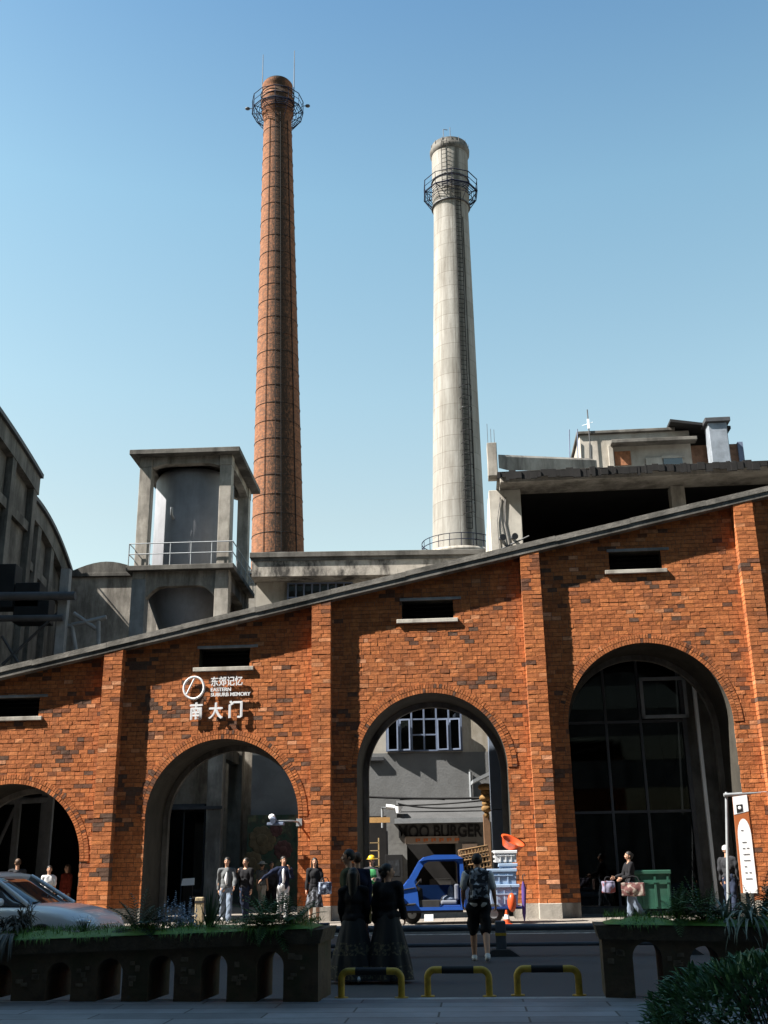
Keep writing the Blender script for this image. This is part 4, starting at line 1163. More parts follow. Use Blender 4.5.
# ------------------------------------------------------------------ raised sign on the wall
def wl_(px, py, d=-0.1):
    c0 = Vector((0, 0, CAM_H)); dd = ray(px, py)
    t = VX.dot(ORI + VX * d - c0) / VX.dot(dd)
    q = STREET_M.inverted() @ (c0 + dd * t)
    return q
sg = thing('wall_sign', 'white raised ring emblem and Chinese and English lettering on the brick above the second arch', 'sign', street(*wl_(215, 700, 0)), YAW)
so = wl_(215, 700, 0)
def sl(px, py): q = wl_(px, py, -.1); return q.x - so.x, q.z - so.z
M['sign_white'] = mat('white sign enamel', (0.62, 0.62, 0.63), rough=.5, var=.04, bump=0)
c = sl(194, 688); r_ = (sl(205, 688)[0] - sl(183, 688)[0]) / 2 - .03
b = MB(); b.tube([(c[0] + r_ * math.cos(2 * math.pi * k / 40), -.12, c[1] + r_ * 1.06 * math.sin(2 * math.pi * k / 40)) for k in range(40)], .036, 8, closed=True); b.build('ring', M['sign_white'], sg)
b = MB(); b.tube([(c[0] - r_ * .72, -.12, c[1] - r_ * .66), (c[0] + r_ * .05, -.12, c[1] + r_ * .98)], .028, 6); b.build('slash', M['sign_white'], sg)
def sign_text(body, px0, px1, py_base, hpx, bold, name):
    a, e = sl(px0, py_base), sl(px1, py_base)
    z1 = sl(px0, py_base - hpx)[1]
    vs, fs = text_mesh(body, 1.0, .02, bold=bold)
    x0, x1 = min(v.x for v in vs), max(v.x for v in vs); y0, y1 = min(v.z for v in vs), max(v.z for v in vs)
    b = MB()
    for i, (ox, oz) in enumerate(((0, 0), (.013, .006), (-.013, -.006)) if hpx > 12 else ((0, 0), (.006, .003))):
        b.add([Vector((a[0] + ox + (v.x - x0) / (x1 - x0) * (e[0] - a[0]), -.12 - i * .003 + v.y, a[1] + oz + (v.z - y0) / (y1 - y0) * (z1 - a[1]))) for v in vs], fs)
    b.build(name, M['sign_white'], sg)
sign_text('东郊记忆', 211, 242.5, 686.5, 9.5, .008, 'characters')
sign_text('EASTERN', 211, 231, 691.8, 3.6, .012, 'lettering')
sign_text('SUBURB MEMORY', 211, 250.5, 696.8, 3.6, .012, 'lettering')
sign_text('南', 190, 202, 720, 17, .008, 'characters')
sign_text('大', 209, 222.5, 719, 16, .008, 'characters')
sign_text('门', 229, 242, 718, 17, .008, 'characters')
b = MB()
for px, py in ((187, 680), (201, 696), (214, 683), (240, 682), (196, 712), (216, 712), (236, 712)):
    x, z = sl(px, py); b.cyl((x, -.10, z), (x, -.02, z), .012, n=6)
b.build('stud', M['steel'], sg)

# ------------------------------------------------------------------ wall camera at the second arch
q = street(*wl_(298, 822, -.02))
wcam = thing('wall_camera', 'small grey and white security camera on an arm beside the second arch', 'security camera', q, YAW)
b = MB(); b.box((-.05, -.02, -.12), (.12, .02, .1)); b.tube([(0, -.02, 0), (-.1, -.35, 0.02), (-.75, -.4, .02)], .03, 6); b.build('arm', M['rail_grey'], wcam)
b = MB(); b.box((-.85, -.52, -.1), (-.35, -.3, -.02), .015); b.cyl((-.66, -.42, .06), (-.66, -.62, .02), .085, .085, 12); b.build('housing', M['steel_blue'], wcam)
b = MB(); b.ell((-.72, -.42, .14), .1, .1, .09); b.build('dome', M['white'], wcam)

# ------------------------------------------------------------------ median railing
RD = -11.25
def base(px, py): p = at_z(px, py, 0); q = STREET_M.inverted() @ p; return q.x
sp = [base(325, 957), base(502, 957)]
step = sp[1] - sp[0]
z_hi, z_lo = 0.50, 0.20
rl = thing('median_railing', 'long low blue grey pipe railing with squat posts down the middle of the road', 'railing', street(sp[0], RD), YAW)
M['rail_paint'] = mat('grey blue railing paint', (0.075, 0.085, 0.105), rough=.5, var=.25, bump=.03)
M['yellow'] = mat('scuffed yellow paint', (0.42, 0.27, 0.03), rough=.5, var=.2, scale=8, stain=(.16, .10, .02), stain_amt=.5, sscale=6)
for z, r in ((z_hi, .062), (z_lo, .038)):
    b = MB(); b.cyl((-14, 0, z), (16, 0, z), r, n=12); b.build('rail', M['rail_paint'], rl)
for k in range(-3, 6):
    x = k * step
    b = MB(); b.box((x - .10, -.10, .05), (x + .10, .10, .62), .02); po = b.build('post', M['rail_paint'], rl)
    b = MB(); b.box((x - .104, -.104, .36), (x + .104, .104, .41)); b.build('reflective_band', M['yellow'], po)
    b = MB(); b.prism([Vector((x - .34, -.2, 0)), Vector((x + .34, -.2, 0)), Vector((x + .16, -.2, .12)), Vector((x - .16, -.2, .12))], (0, 0, 0), (0, .4, 0)); b.build('foot', M['asphalt'], po)

# ------------------------------------------------------------------ yellow and black hoop barriers
def hoop(px0, px1, py, label):
    a, e = at_z(px0, py, .12), at_z(px1, py, .12)
    wd = (e - a).length; an = math.atan2(e.y - a.y, e.x - a.x)
    t = thing('hoop_barrier', label, 'barrier', (a + e) / 2, an, 'yellow and black hoop barriers along the kerb')
    h, rc_ = .30, .09; r = .042
    x = wd / 2 - r
    arc = lambda s: [Vector((s * (x - rc_ + rc_ * math.sin(q)), 0, h - rc_ + rc_ * math.cos(q))) for q in [math.pi / 2 * (1 - i / 6) for i in range(7)]]
    for s in (-1, 1):
        b = MB(); b.tube([(s * x, 0, 0)] + arc(s) + [(s * x * .52, 0, h)], r, 14); b.build('yellow_end', M['yellow'], t)
        b = MB(); b.cyl((s * x, 0, 0), (s * x, 0, .012), .085, n=16); b.build('base_flange', M['yellow'], t)
    b = MB(); b.cyl((-x * .52, 0, h), (x * .52, 0, h), r + .002, n=14); b.build('black_sleeve', M['black'], t)
hoop(338, 405, 998, 'yellow and black hoop barrier in front of the two women in long black skirts')
hoop(424.5, 493, 996.5, 'middle yellow and black hoop barrier, nearest below the man with the backpack')
hoop(514.5, 583, 995.5, 'yellow and black hoop barrier nearest the right planter')

# ------------------------------------------------------------------ planters with arched openings
M['planter'] = mat('dark mossy planter brick', (0.095, 0.068, 0.044), rough=.95, var=.4, scale=5, bump=.8, bscale=9, stain=(.03, .035, .016), stain_amt=.7, sscale=2.5, speck=(7, .66, (.075, .07, .055), .6))
M['planter_rim'] = mat('damp planter rim', (0.075, 0.058, 0.04), rough=.95, var=.4, scale=6, bump=.7)
M['worn'] = mat('worn planter brick', (.14, .11, .075), var=.4, scale=9, bump=.5)
M['soil'] = mat('planter soil', (0.02, 0.016, 0.012), var=.4)
def planter(label, P0, ang, length, hL, hR, arches, end_taper=0.06):
    t = thing('planter', label, 'planter', P0, ang)
    def top(x): return hL + (hR - hL) * x / length
    out = [(0, 0)]
    for c, w_, h in arches:
        r = w_ / 2
        out += [(c - r, 0), (c - r, h - r)] + [(c - r * math.cos(math.pi * k / 12), h - r + r * math.sin(math.pi * k / 12)) for k in range(1, 12)] + [(c + r, h - r), (c + r, 0)]
    out += [(length, 0), (length, top(length) - .16), (0, top(0) - .16)]
    vs, fs = plate([out], 0, .80)
    b = MB(); b.add(vs, fs); b.build('arcade_wall', M['planter'], t)
    b = MB(); b.prism([Vector((-.03, 0, top(0) - .158)), Vector((length + .03, 0, top(length) - .158)), Vector((length + .07, 0, top(length))), Vector((-.07, 0, top(0)))], (0, -.045, 0), (0, .845, 0)); b.build('rim', M['planter_rim'], t)
    # raised panels between the openings, worn brick corners
    xs = [0] + [q for c, w_, h in arches for q in (c - w_ / 2, c + w_ / 2)] + [length]
    for i in range(0, len(xs), 2):
        a, e = xs[i] + .05, xs[i + 1] - .05
        if e - a < .08: continue
        hh = top((a + e) / 2)
        for k in range(5):
            x = random.uniform(a, max(a + .01, e - .1)); z = random.uniform(.15, hh - .3)
            b = MB(); b.box((x, -.012, z), (x + random.uniform(.05, .1), -.001, z + random.uniform(.03, .07)), .004); b.build('worn_brick', M['worn'], t)
    return t, top
PL_A = R(-8)
e0 = at_z(318, 1002, .12)
dirL = Vector((math.cos(PL_A), math.sin(PL_A), 0))
LL = 5.6
p0 = e0 - dirL * LL
hR = at(318, 929, e0.y).z - .12
hL = hR - .16
def along(px, py=1000):
    """Distance along the planter's front line of a foot pixel."""
    d_ = ray(px, py); n = Vector((-dirL.y, dirL.x, 0)); c0 = Vector((0, 0, CAM_H))
    q = c0 + d_ * (n.dot(e0 - c0) / n.dot(d_)); return (q - p0).dot(dirL), q.z - .12
cs = []
for px, tp in ((57, 958), (108, 954), (160, 951), (213, 949), (269.5, 947)):
    cs.append((along(px)[0], .33, along(px, tp)[1] - .05))
cs = [(cs[0][0] - .78, .34, cs[0][2] - .02)] + cs
pl_l, topL = planter('long dark mossy planter with arched openings, left of the hoops, moss and shrubs on top', p0, PL_A, LL, hL, hR, [c for c in cs if c[0] > .3])
f0 = at_z(606, 998, .12)
e0_keep = e0
e0, p0_keep = f0, p0
p0 = f0
cs2 = [(along(651)[0], .34, along(651, 942)[1]), (along(709)[0], .34, along(709, 946)[1])]
cs2.append((cs2[1][0] * 2 - cs2[0][0], .34, cs2[1][2] - .02))
hR2 = along(602, 925)[1]
pl_r, topR = planter('dark mossy planter with arched openings at the right of the hoops, ferns on top', f0, PL_A, 3.6, hR2, hR2 - .08, cs2)
p0L, p0R = p0_keep, f0

# ------------------------------------------------------------------ silver car
M['car_paint'] = mat('silver car paint', (0.55, 0.57, 0.60), rough=.3, metal=.1, var=.03, bump=0, coat=.6, spec=.5)
M['car_glass'] = mat('dark car glass', (0.012, 0.014, 0.018), rough=.05, var=.1, bump=0, spec=.8, coat=.8)
M['tyre'] = mat('tyre rubber', (.015, .015, .016), rough=.85, var=.2, bump=.1)
M['chrome'] = mat('chrome', (.6, .62, .64), rough=.15, metal=1, var=.03, bump=0)
M['lamp'] = mat('headlamp lens', (.55, .58, .62), rough=.1, var=.05, bump=0, spec=.8, coat=.7)
def loft(b, sections, smooth=True):
    n = len(sections[0]); vs = [p for s in sections for p in s]; fs = []
    for i in range(len(sections) - 1):
        for k in range(n):
            fs.append((i * n + k, i * n + (k + 1) % n, (i + 1) * n + (k + 1) % n, (i + 1) * n + k))
    b.add(vs, fs, smooth); b.add(vs, [tuple(range(n))[::-1], tuple(range((len(sections) - 1) * n, len(sections) * n))], smooth)
car = thing('parked_car', 'silver car with bonnet and headlamp showing behind the left planter', 'car', at_z(121, 962, 0) + Vector((-4.75, 1.34, 0)), R(-15))
def csec(x, w_, zb, zs_, zt):
    half = [(w_ * .86, zb), (w_ * .97, zb + .1), (w_, (zb + zs_) / 2), (w_ * .985, zs_ - .1), (w_ * .93, zs_ - .015), (w_ * .8, zs_ + (zt - zs_) * .55), (w_ * .45, zt), ]
    return [Vector((x, y, z)) for y, z in half] + [Vector((x, -y, z)) for y, z in half[::-1]]
secs = [(0, .66, .5, .85, .9), (.06, .76, .38, .93, 1.0), (.25, .86, .3, 1.02, 1.07), (.9, .92, .26, 1.04, 1.08), (2.0, .93, .26, 1.02, 1.06), (2.9, .93, .26, 1.0, 1.06), (3.3, .93, .26, .985, 1.06), (3.7, .92, .26, .95, 1.03), (4.1, .88, .27, .88, .965), (4.4, .80, .30, .79, .87), (4.55, .70, .34, .71, .77), (4.63, .58, .40, .62, .66)]
b = MB(); loft(b, [csec(*s) for s in secs]); body = b.build('body', M['car_paint'], car)
def gsec(x, wb, zb, wt, zt):
    half = [(wb, zb), (wb * .99, zb + .02), ((wb + wt) / 2 + .02, (zb + zt) / 2), (wt, zt - .07), (wt * .88, zt - .015), (wt * .4, zt)]
    return [Vector((x, y, z)) for y, z in half] + [Vector((x, -y, z)) for y, z in half[::-1]]
gs = [(.35, .72, 1.03, .6, 1.06), (.75, .80, 1.03, .66, 1.46), (1.3, .84, 1.02, .68, 1.58), (2.0, .85, 1.02, .69, 1.6), (2.35, .85, 1.02, .68, 1.57), (2.6, .85, 1.02, .67, 1.44), (3.0, .83, 1.02, .66, 1.22), (3.32, .80, 1.0, .64, 1.055)]
b = MB(); loft(b, [gsec(*s) for s in gs]); b.build('cabin_glass', M['car_glass'], car)
b = MB(); loft(b, [[p + Vector((0, 0, .012)) for p in (Vector((x, w_, z)), Vector((x, w_ * .5, z + .03)), Vector((x, -w_ * .5, z + .03)), Vector((x, -w_, z)), Vector((x, -w_, z - .06)), Vector((x, w_, z - .06)))] for x, w_, z in ((.8, .64, 1.45), (1.3, .69, 1.575), (2.0, .70, 1.6), (2.38, .69, 1.565))]); b.build('roof', M['car_paint'], car)
for s in (-1, 1):
    b = MB(); b.tube([(2.38, s * .69, 1.55), (2.65, s * .70, 1.42), (3.0, s * .745, 1.22), (3.34, s * .80, 1.03)], .042, 8); b.build('pillar', M['car_paint'], car)
    b = MB(); b.tube([(1.55, s * .70, 1.56), (1.55, s * .86, 1.04)], .04, 6); b.tube([(.8, s * .66, 1.45), (.4, s * .76, 1.08)], .06, 6); b.build('pillar', M['car_paint'], car)
    b = MB(); b.ell((2.85, s * 1.02, 1.1), .07, .11, .075, 12, 8); b.build('wing_mirror', M['car_paint'], car)
    b = MB(); b.ell((4.36, s * .62, .735), .17, .17, .075, 14, 8); hl = b.build('headlight', M['lamp'], car)
    b = MB(); b.ell((4.44, s * .6, .735), .12, .1, .045, 10, 6); b.build('lens', M['chrome'], hl)
    for x in (.85, 3.72):
        b = MB(); b.tube([(x + .35 * math.cos(a), s * .925, .34 + .35 * math.sin(a)) for a in [math.pi * k / 14 for k in range(15)]], .03, 6); b.build('wheel_arch', M['black'], car)
        b = MB()
        b.lathe([(.2, -.1), (.31, -.1), (.335, -.07), (.335, .07), (.31, .1), (.2, .1)], (0, 0, 0), 28, cap=True)
        MM = Matrix.Translation((x, s * .85, .335)) @ Matrix.Rotation(math.pi / 2, 4, 'X'); b.v = [tuple(MM @ Vector(p)) for p in b.v]
        wo = b.build('wheel', M['tyre'], car)
        b = MB(); b.cyl((x, s * .94, .335), (x, s * .96, .335), .2, .17, 20); b.build('rim', M['chrome'], wo)
b = MB(); b.box((4.48, -.38, .56), (4.615, .38, .7), .03); gr = b.build('grille', M['black'], car)
b = MB()
for k in range(3): b.box((4.6, -.37, .585 + k * .04), (4.628, .37, .597 + k * .04))
b.build('grille_bar', M['chrome'], gr)
b = MB(); b.tube([(3.30, -.6, 1.075), (3.2, 0, 1.09), (3.05, .3, 1.2)], .014, 5); b.build('wiper', M['black'], car)
b = MB(); b.box((1.1, -.955, .92), (1.3, -.925, .95), .005); b.box((2.1, -.955, .92), (2.3, -.925, .95), .005); b.build('door_handle', M['chrome'], car)

# ------------------------------------------------------------------ blue cargo tricycle with its load
TY, TZ = 30.2, .13
TXo = at(401, 900, TY).x
def tx(px, py=900, dy=0.0): return at(px, py, TY + dy).x - TXo
def tz(py, px=460): return at(px, py, TY).z - TZ
M['blue'] = mat('blue truck paint', (0.022, 0.085, 0.36), rough=.35, var=.12, bump=0, coat=.4)
M['blue_dark'] = mat('dark blue panel', (0.012, 0.035, 0.14), rough=.4, var=.15, bump=0)
tr = thing('cargo_tricycle', 'small blue open sided cargo tricycle truck parked before the third arch', 'truck', (TXo, TY, TZ))
x_ = [tx(401), tx(408), tx(424), tx(463)]
zb_, zt_ = tz(883), tz(857)
W_ = 1.15
SIDE = [(.06, .36), (-.03, .88), (.03, zb_ - .12), (x_[1] - .02, zb_ + .05), (x_[1] + .06, zb_ + .13), (x_[2] - .10, zt_ - .10), (x_[2] + .04, zt_ + .0), (x_[2] + .3, zt_ + .055), (x_[3] - .15, zt_ + .05), (x_[3] + .03, zt_ - .05), (x_[3] + .05, zt_ - .4), (x_[3] + .05, .36)]
DOOR = [(x_[1] + .30, .44), (x_[3] - .06, .44), (x_[3] - .06, zt_ - .17), (x_[3] - .14, zt_ - .10), (x_[2] + .16, zt_ - .10), (x_[2] + .04, zt_ - .16), (x_[1] + .17, zb_ + .08), (x_[1] + .26, .84)]
WIN = [(x_[1] + .34, .98), (x_[3] - .06, .98)] + DOOR[2:6] + [(x_[1] + .25, zb_ + .08)]
for y0_, hole in ((-.02, DOOR), (W_ - .03, WIN)):
    vs, fs = plate([SIDE, hole], y0_, y0_ + .05)
    b = MB(); b.add(vs, fs); b.build('cab_side', M['blue'], tr)
b = MB(); b.prism([Vector((x, 0, z)) for x, z in ((x_[2] - .10, zt_ - .10), (x_[2] + .04, zt_ + .012), (x_[2] + .3, zt_ + .068), (x_[3] - .15, zt_ + .062), (x_[3] + .04, zt_ - .04), (x_[3] - .1, zt_ - .05), (x_[2] + .12, zt_ - .06))], (0, -.05, 0), (0, W_ + .05, 0)); b.build('roof', M['blue'], tr)
b = MB(); b.prism([Vector((x, 0, z)) for x, z in ((0.05, .38), (x_[1] + .2, .38), (x_[1] + .25, .75), (x_[1] + .14, zb_), (x_[1] - .02, zb_ + .04), (.025, zb_ - .13), (-.04, .9))], (0, .035, 0), (0, W_ - .035, 0)); fr = b.build('front_panel', M['blue'], tr)
b = MB(); b.prism([Vector((x, 0, z)) for x, z in ((x_[1] + .21, .42), (x_[1] + .42, .42), (x_[1] + .4, zb_ - .14), (x_[1] + .16, zb_ - .02))], (0, .1, 0), (0, W_ - .1, 0)); b.build('dashboard', M['black'], tr)
b = MB(); b.tube([(.02, -.03, .50), (x_[1] + .2, -.035, .52)], .03, 6); b.tube([(.0, -.03, zb_ - .16), (x_[1] + .2, -.03, zb_ - .1)], .015, 6); b.build('trim', M['black'], tr)
for s in (.12, W_ - .12):
    b = MB(); b.ell((-.01, s, .95), .05, .09, .09, 12, 8); b.build('headlight', M['lamp'], tr)
b = MB(); b.prism([Vector((x_[1] + .02, .06, zb_ + .06)), Vector((x_[2] - .06, .06, zt_ - .1)), Vector((x_[2] - .03, .06, zt_ - .1)), Vector((x_[1] + .05, .06, zb_ + .06))], (0, 0, 0), (0, W_ - .12, 0)); b.build('windscreen', glass('truck windscreen', (.45, .42, .38)), tr)
b = MB(); b.box((.1, 0.02, .3), (x_[3], W_ - .02, .38), .01); b.build('floor', M['black'], tr)
sx0, sx1 = tx(440), tx(461)
b = MB(); b.box((sx0, .03, .385), (sx1, W_ - .05, tz(905)), .03); se = b.build('seat_box', M['blue_dark'], tr)
b = MB(); b.box((sx0 + .03, .05, tz(905) + .004), (sx1 - .1, W_ - .1, tz(905) + .12), .04); b.box((sx1 - .16, .05, tz(905) + .124), (sx1 - .04, W_ - .1, tz(884)), .04); b.build('seat', mat('grey seat cloth', (.12, .13, .16), var=.2), tr)
b = MB(); b.ell((sx0 + .28, .35, tz(899)), .24, .2, .11, 12, 8); b.ell((sx1 - .24, .3, tz(893)), .10, .12, .2, 10, 8); b.build('folded_blanket', mat('pale blue blanket', (.12, .15, .21), var=.35, scale=9, bump=.8), tr)
b = MB(); b.tube([(x_[1] + .2, W_ / 2, zb_ - .1), (x_[1] + .38, W_ / 2, zb_ + .1)], .03, 6); b.tube([(x_[1] + .36, .15, zb_ + .04), (x_[1] + .38, W_ / 2, zb_ + .1), (x_[1] + .36, W_ - .15, zb_ + .04)], .022, 6); b.build('handlebar', M['steel'], tr)
b = MB(); b.box((tx(424), -.03, tz(921)), (tx(433), .01, tz(914)), .005); b.build('pale_plate', M['white'], tr)
b = MB(); b.box((x_[1] + .3, .01, .40), (sx0 - .01, .04, .62), .01); b.build('side_panel', M['dark_room'], tr)
b = MB(); b.tube([(-.02, -.05, zb_ - .25), (-.14, -.16, zb_ - .32), (-.2, -.2, zb_ - .42)], .035, 6); b.build('mirror_arm', M['blue'], tr)
b = MB(); b.box((x_[3] - .0, .05, .385), (x_[3] + .04, W_ - .05, zb_ + .25)); b.build('rear_panel', M['blue_dark'], tr)
b = MB(); b.box((x_[3] + .005, .06, zb_ + .252), (x_[3] + .03, W_ - .06, zt_ - .06)); b.build('rear_window', M['glass_dark'], tr)
BX0, BX1 = x_[3] + .06, tx(524)
b = MB(); b.box((BX0, -.05, .36), (BX1, W_ + .05, .42), .01); b.box((BX0, -.05, .423), (BX0 + .04, W_ + .05, .62)); b.build('cargo_bed', M['blue_dark'], tr)
def tri_wheel(x, y):
    b = MB(); b.lathe([(.12, -.06), (.22, -.06), (.25, -.03), (.25, .03), (.22, .06), (.12, .06)], (0, 0, 0), 24)
    MM = Matrix.Translation((x, y, .25)) @ Matrix.Rotation(math.pi / 2, 4, 'X'); b.v = [tuple(MM @ Vector(p)) for p in b.v]
    wo = b.build('wheel', M['tyre'], tr); b = MB(); b.cyl((x, y - .065, .25), (x, y + .065, .25), .12, n=14); b.build('rim', M['rail_grey'], wo)
tri_wheel(.3, W_ / 2); tri_wheel(BX0 + .75, .06); tri_wheel(BX0 + .75, W_ - .06)
b = MB(); b.tube([(.3, W_ / 2 - .12, .25), (.36, W_ / 2 - .12, .6), (.36, W_ / 2 + .12, .6), (.3, W_ / 2 + .12, .25)], .03, 6); b.build('fork', M['steel'], tr)
def crate(name, label, cat, px0, px1, py0, py1, y0, y1, m, taper=.06, lidm=None, group=None, z0=None):
    """Open plastic box seen from pixel px0..px1, py0 (top) .. py1 (bottom)."""
    Yc = TY + y0
    a, e = at(px0, py0, Yc), at(px1, py1, Yc)
    zb0 = e.z if z0 is None else z0
    t = thing(name, label, cat, ((a.x + e.x) / 2, Yc + (y1 - y0) / 2, zb0), 0, group)
    w2, d2, h = (e.x - a.x) / 2, (y1 - y0) / 2, a.z - zb0
    k = 1 - taper
    b = MB()
    lo = [Vector((sx * w2 * k, sy * d2 * k, 0)) for sx, sy in ((-1, -1), (1, -1), (1, 1), (-1, 1))]
    hi = [Vector((sx * w2, sy * d2, h)) for sx, sy in ((-1, -1), (1, -1), (1, 1), (-1, 1))]
    b.add(lo + hi, [(0, 3, 2, 1), (0, 1, 5, 4), (1, 2, 6, 5), (2, 3, 7, 6), (3, 0, 4, 7), (4, 5, 6, 7)]); b.build('bin', m, t)
    b = MB(); b.box((-w2 - .02, -d2 - .02, h - .07), (w2 + .02, d2 + .02, h + .01), .012); b.build('rim', lidm or m, t)
    b = MB()
    for q in (-.5, 0, .5): b.box((q * w2 - .012, -d2 * .985 - .012, h * .12), (q * w2 + .012, -d2 * .97, h * .75))
    b.box((-w2 * .8, -d2 - .012, h * .55), (w2 * .8, -d2 * .98, h * .6)); b.build('rib', m, t)
    return t
M['crate_blue'] = mat('pale blue plastic', (.30, .40, .55), rough=.45, var=.1, bump=0)
M['crate_white'] = mat('white plastic', (.65, .66, .68), rough=.45, var=.08, bump=0)
M['orange_red'] = mat('orange red plastic', (.42, .06, .015), rough=.4, var=.1, bump=0)
BZ = TZ + .425
crate('plastic_crate', 'large pale tub at the bottom of the load on the tricycle', 'crate', 489, 520.5, 885, 917, -.02, .95, M['crate_blue'], .14, z0=BZ)
zz = at(500, 884.5, TY).z + .012
crate('plastic_crate', 'flat pale blue crate on the large tub, under the small blue box', 'crate', 481, 517, 869.5, 884, .0, .9, M['crate_blue'], .05, z0=zz)
z2 = at(500, 869, TY).z + .022
crate('plastic_box', 'small blue lidded box under the white foam box', 'box', 499, 517, 864, 868, .02, .55, M['crate_blue'], .06, z0=z2)
z3 = at(500, 863.6, TY).z + .03
crate('foam_box', 'white foam box on top of the loaded crates', 'box', 494.5, 517, 851, 862, .02, .6, M['crate_white'], .05, z0=z3)
hz_ = at(512, 850.4, TY).z + .02
hb = thing('plastic_basin', 'orange red plastic basin tipped over on top of the white foam box', 'basin', (at(512, 850, TY).x, TY + .4, hz_ + .02))
b = MB(); b.lathe([(.06, -.12), (.24, -.10), (.28, .0), (.34, .12), (.36, .13), (.29, .10), (.2, .0)], (0, 0, 0), 28)
MM = Matrix.Translation((.05, 0, .12)) @ Matrix.Rotation(R(22), 4, 'Y') @ Matrix.Rotation(R(20), 4, 'X'); b.v = [tuple(MM @ Vector(p)) for p in b.v]; b.build('bowl', M['orange_red'], hb)
wb = thing('wicker_basket', 'brown woven basket on the load beside the white foam box', 'basket', (at(478, 868, TY).x, TY + .45, at(478, 869, TY).z))
bw, bh = (at(491, 860, TY).x - at(464, 860, TY).x) / 2, .55
M['wicker'] = mat('brown wicker', (.17, .10, .045), var=.3, scale=12, bump=.3)
b = MB()
for k in range(9):
    x = -bw + 2 * bw * k / 8
    for y in (-.35, .35): b.tube([(x, y, 0), (x * 1.04, y, bh)], .022, 5)
for k in range(5):
    z = bh * k / 4; b.tube([(-bw * 1.02, -.36, z), (bw * 1.02, -.36, z), (bw * 1.02, .36, z), (-bw * 1.02, .36, z)], .028, 5, closed=True)
MM = Matrix.Rotation(R(-9), 4, 'Y'); b.v = [tuple(MM @ Vector(p)) for p in b.v]; b.build('weave', M['wicker'], wb)
b = MB(); b.box((-bw * .95, -.3, .02), (bw * .95, .3, .36), .03); b.v = [tuple(MM @ Vector(p)) for p in b.v]; b.build('contents', mat('dark goods', (.06, .045, .03), var=.4, scale=8), wb)
sup = crate('plastic_crate', 'blue crate holding the wicker basket behind the cab', 'crate', 464.5, 480, 871, 890, .1, .9, M['crate_blue'], .04, z0=BZ)
rb_ = thing('helmet', 'round red helmet hanging on the side of the load', 'helmet', (at(511, 901, TY).x, TY - .22, at(511, 903, TY).z))
b = MB(); b.ell((0, 0, .02), .12, .14, .24, 14, 10); b.build('shell', M['orange_red'], rb_)
b = MB(); b.tube([(0, -.0, .25), (.0, .08, .45)], .012, 5); b.build('strap', M['black'], rb_)
tc_ = thing('traffic_cone', 'small orange cone with white band on the pavement behind the truck', 'cone', (at(507, 922, TY - .5).x, TY - .5, TZ))
b = MB(); b.box((-.13, -.13, 0), (.13, .13, .03), .008); b.lathe([(.10, .03), (.025, .36)], (0, 0, 0), 16); co = b.build('cone_body', M['orange_red'], tc_)
b = MB(); b.lathe([(.076, .14), (.052, .245)], (0, 0, 0), 16, cap=False); b.v = [(x * 1.03, y * 1.03, z) for x, y, z in b.v]; b.build('white_band', M['white'], tc_)
um = thing('furled_umbrella', 'purple furled umbrella leaning at the end of the loaded tricycle', 'umbrella', (at(517, 915, TY).x + .18, TY - .12, TZ))
b = MB(); b.tube([(0, 0, .05), (.0, .02, .25), (.03, .03, .9), (.02, .05, 1.05)], .05, 8, rr=[.012, .05, .065, .02]); b.build('canopy', mat('purple cloth', (.06, .03, .14), var=.2), um)
b = MB(); b.tube([(.02, .05, 1.05), (.02, .06, 1.2), (.06, .06, 1.24), (.09, .06, 1.18)], .015, 6); b.build('handle', M['black'], um)

# ------------------------------------------------------------------ green bin, banner, small sign board
M['green'] = mat('scratched green metal', (.018, .075, .05), rough=.5, var=.3, scale=3, bump=.05, stain=(.03, .04, .03), stain_amt=.5)
gx0, gx1 = at(625, 890, 33.4).x, at(667, 890, 33.4).x
gb = thing('waste_container', 'dark green wheeled waste container before the fourth arch', 'bin', ((gx0 + gx1) / 2, 33.0, .13), YAW)
gw = (gx1 - gx0) / 2
b = MB(); b.prism([Vector((-gw, 0, .2)), Vector((gw, 0, .2)), Vector((gw * 1.04, 0, 1.15)), Vector((-gw * 1.04, 0, 1.15))], (0, 0, 0), (0, .75, 0)); b.build('body', M['green'], gb)
b = MB(); b.box((-gw * 1.08, -.06, 1.153), (gw * 1.08, .8, 1.27), .02); b.build('lid', M['green'], gb)
b = MB()
for k in (-.9, -.3, .3, .9): b.box((k * gw - .03, -.035, .25), (k * gw + .03, -.003, 1.12))
b.box((-gw, -.05, .92), (gw, -.036, 1.0)); b.build('rib', M['green'], gb)
for x in (-gw + .15, gw - .15):
    for y in (.1, .62):
        b = MB(); b.cyl((x - .03, y, .09), (x + .03, y, .09), .09, n=14); b.box((x - .04, y - .03, .1), (x + .04, y + .03, .2)); b.build('caster', M['black'], gb)

bY = 32.2
bp0 = at(746, 895, bY)
bn = thing('banner_stand', 'tall white and orange vertical banner on grey poles at the right of the fourth arch', 'banner', (bp0.x, bY, .13), YAW)
def bl(px, py): q = at(px, py, bY); return Vector((q.x - bp0.x, 0, q.z - .13))
for p_, q_ in (((728, 905), (727, 792)), ((753, 905), (748, 790))):
    a, e = bl(*p_), bl(*q_); a.z = 0; b = MB(); b.cyl((a.x, .06, 0), (e.x, .06, e.z), .045, n=10); b.build('pole', M['rail_grey'], bn)
a, e = bl(724, 795), bl(790, 791); b = MB(); b.cyl((a.x, .0, a.z), (e.x, .0, e.z), .05, n=10); b.build('cross_bar', M['rail_grey'], bn)
A, B_, C_, D = bl(732, 797), bl(746, 795), bl(757, 893), bl(741, 893)
def bq(u, v): return (A.lerp(B_, u)).lerp(D.lerp(C_, u), v)
def bpoly(uv, y): return [bq(u, v) + Vector((0, y, 0)) for u, v in uv]
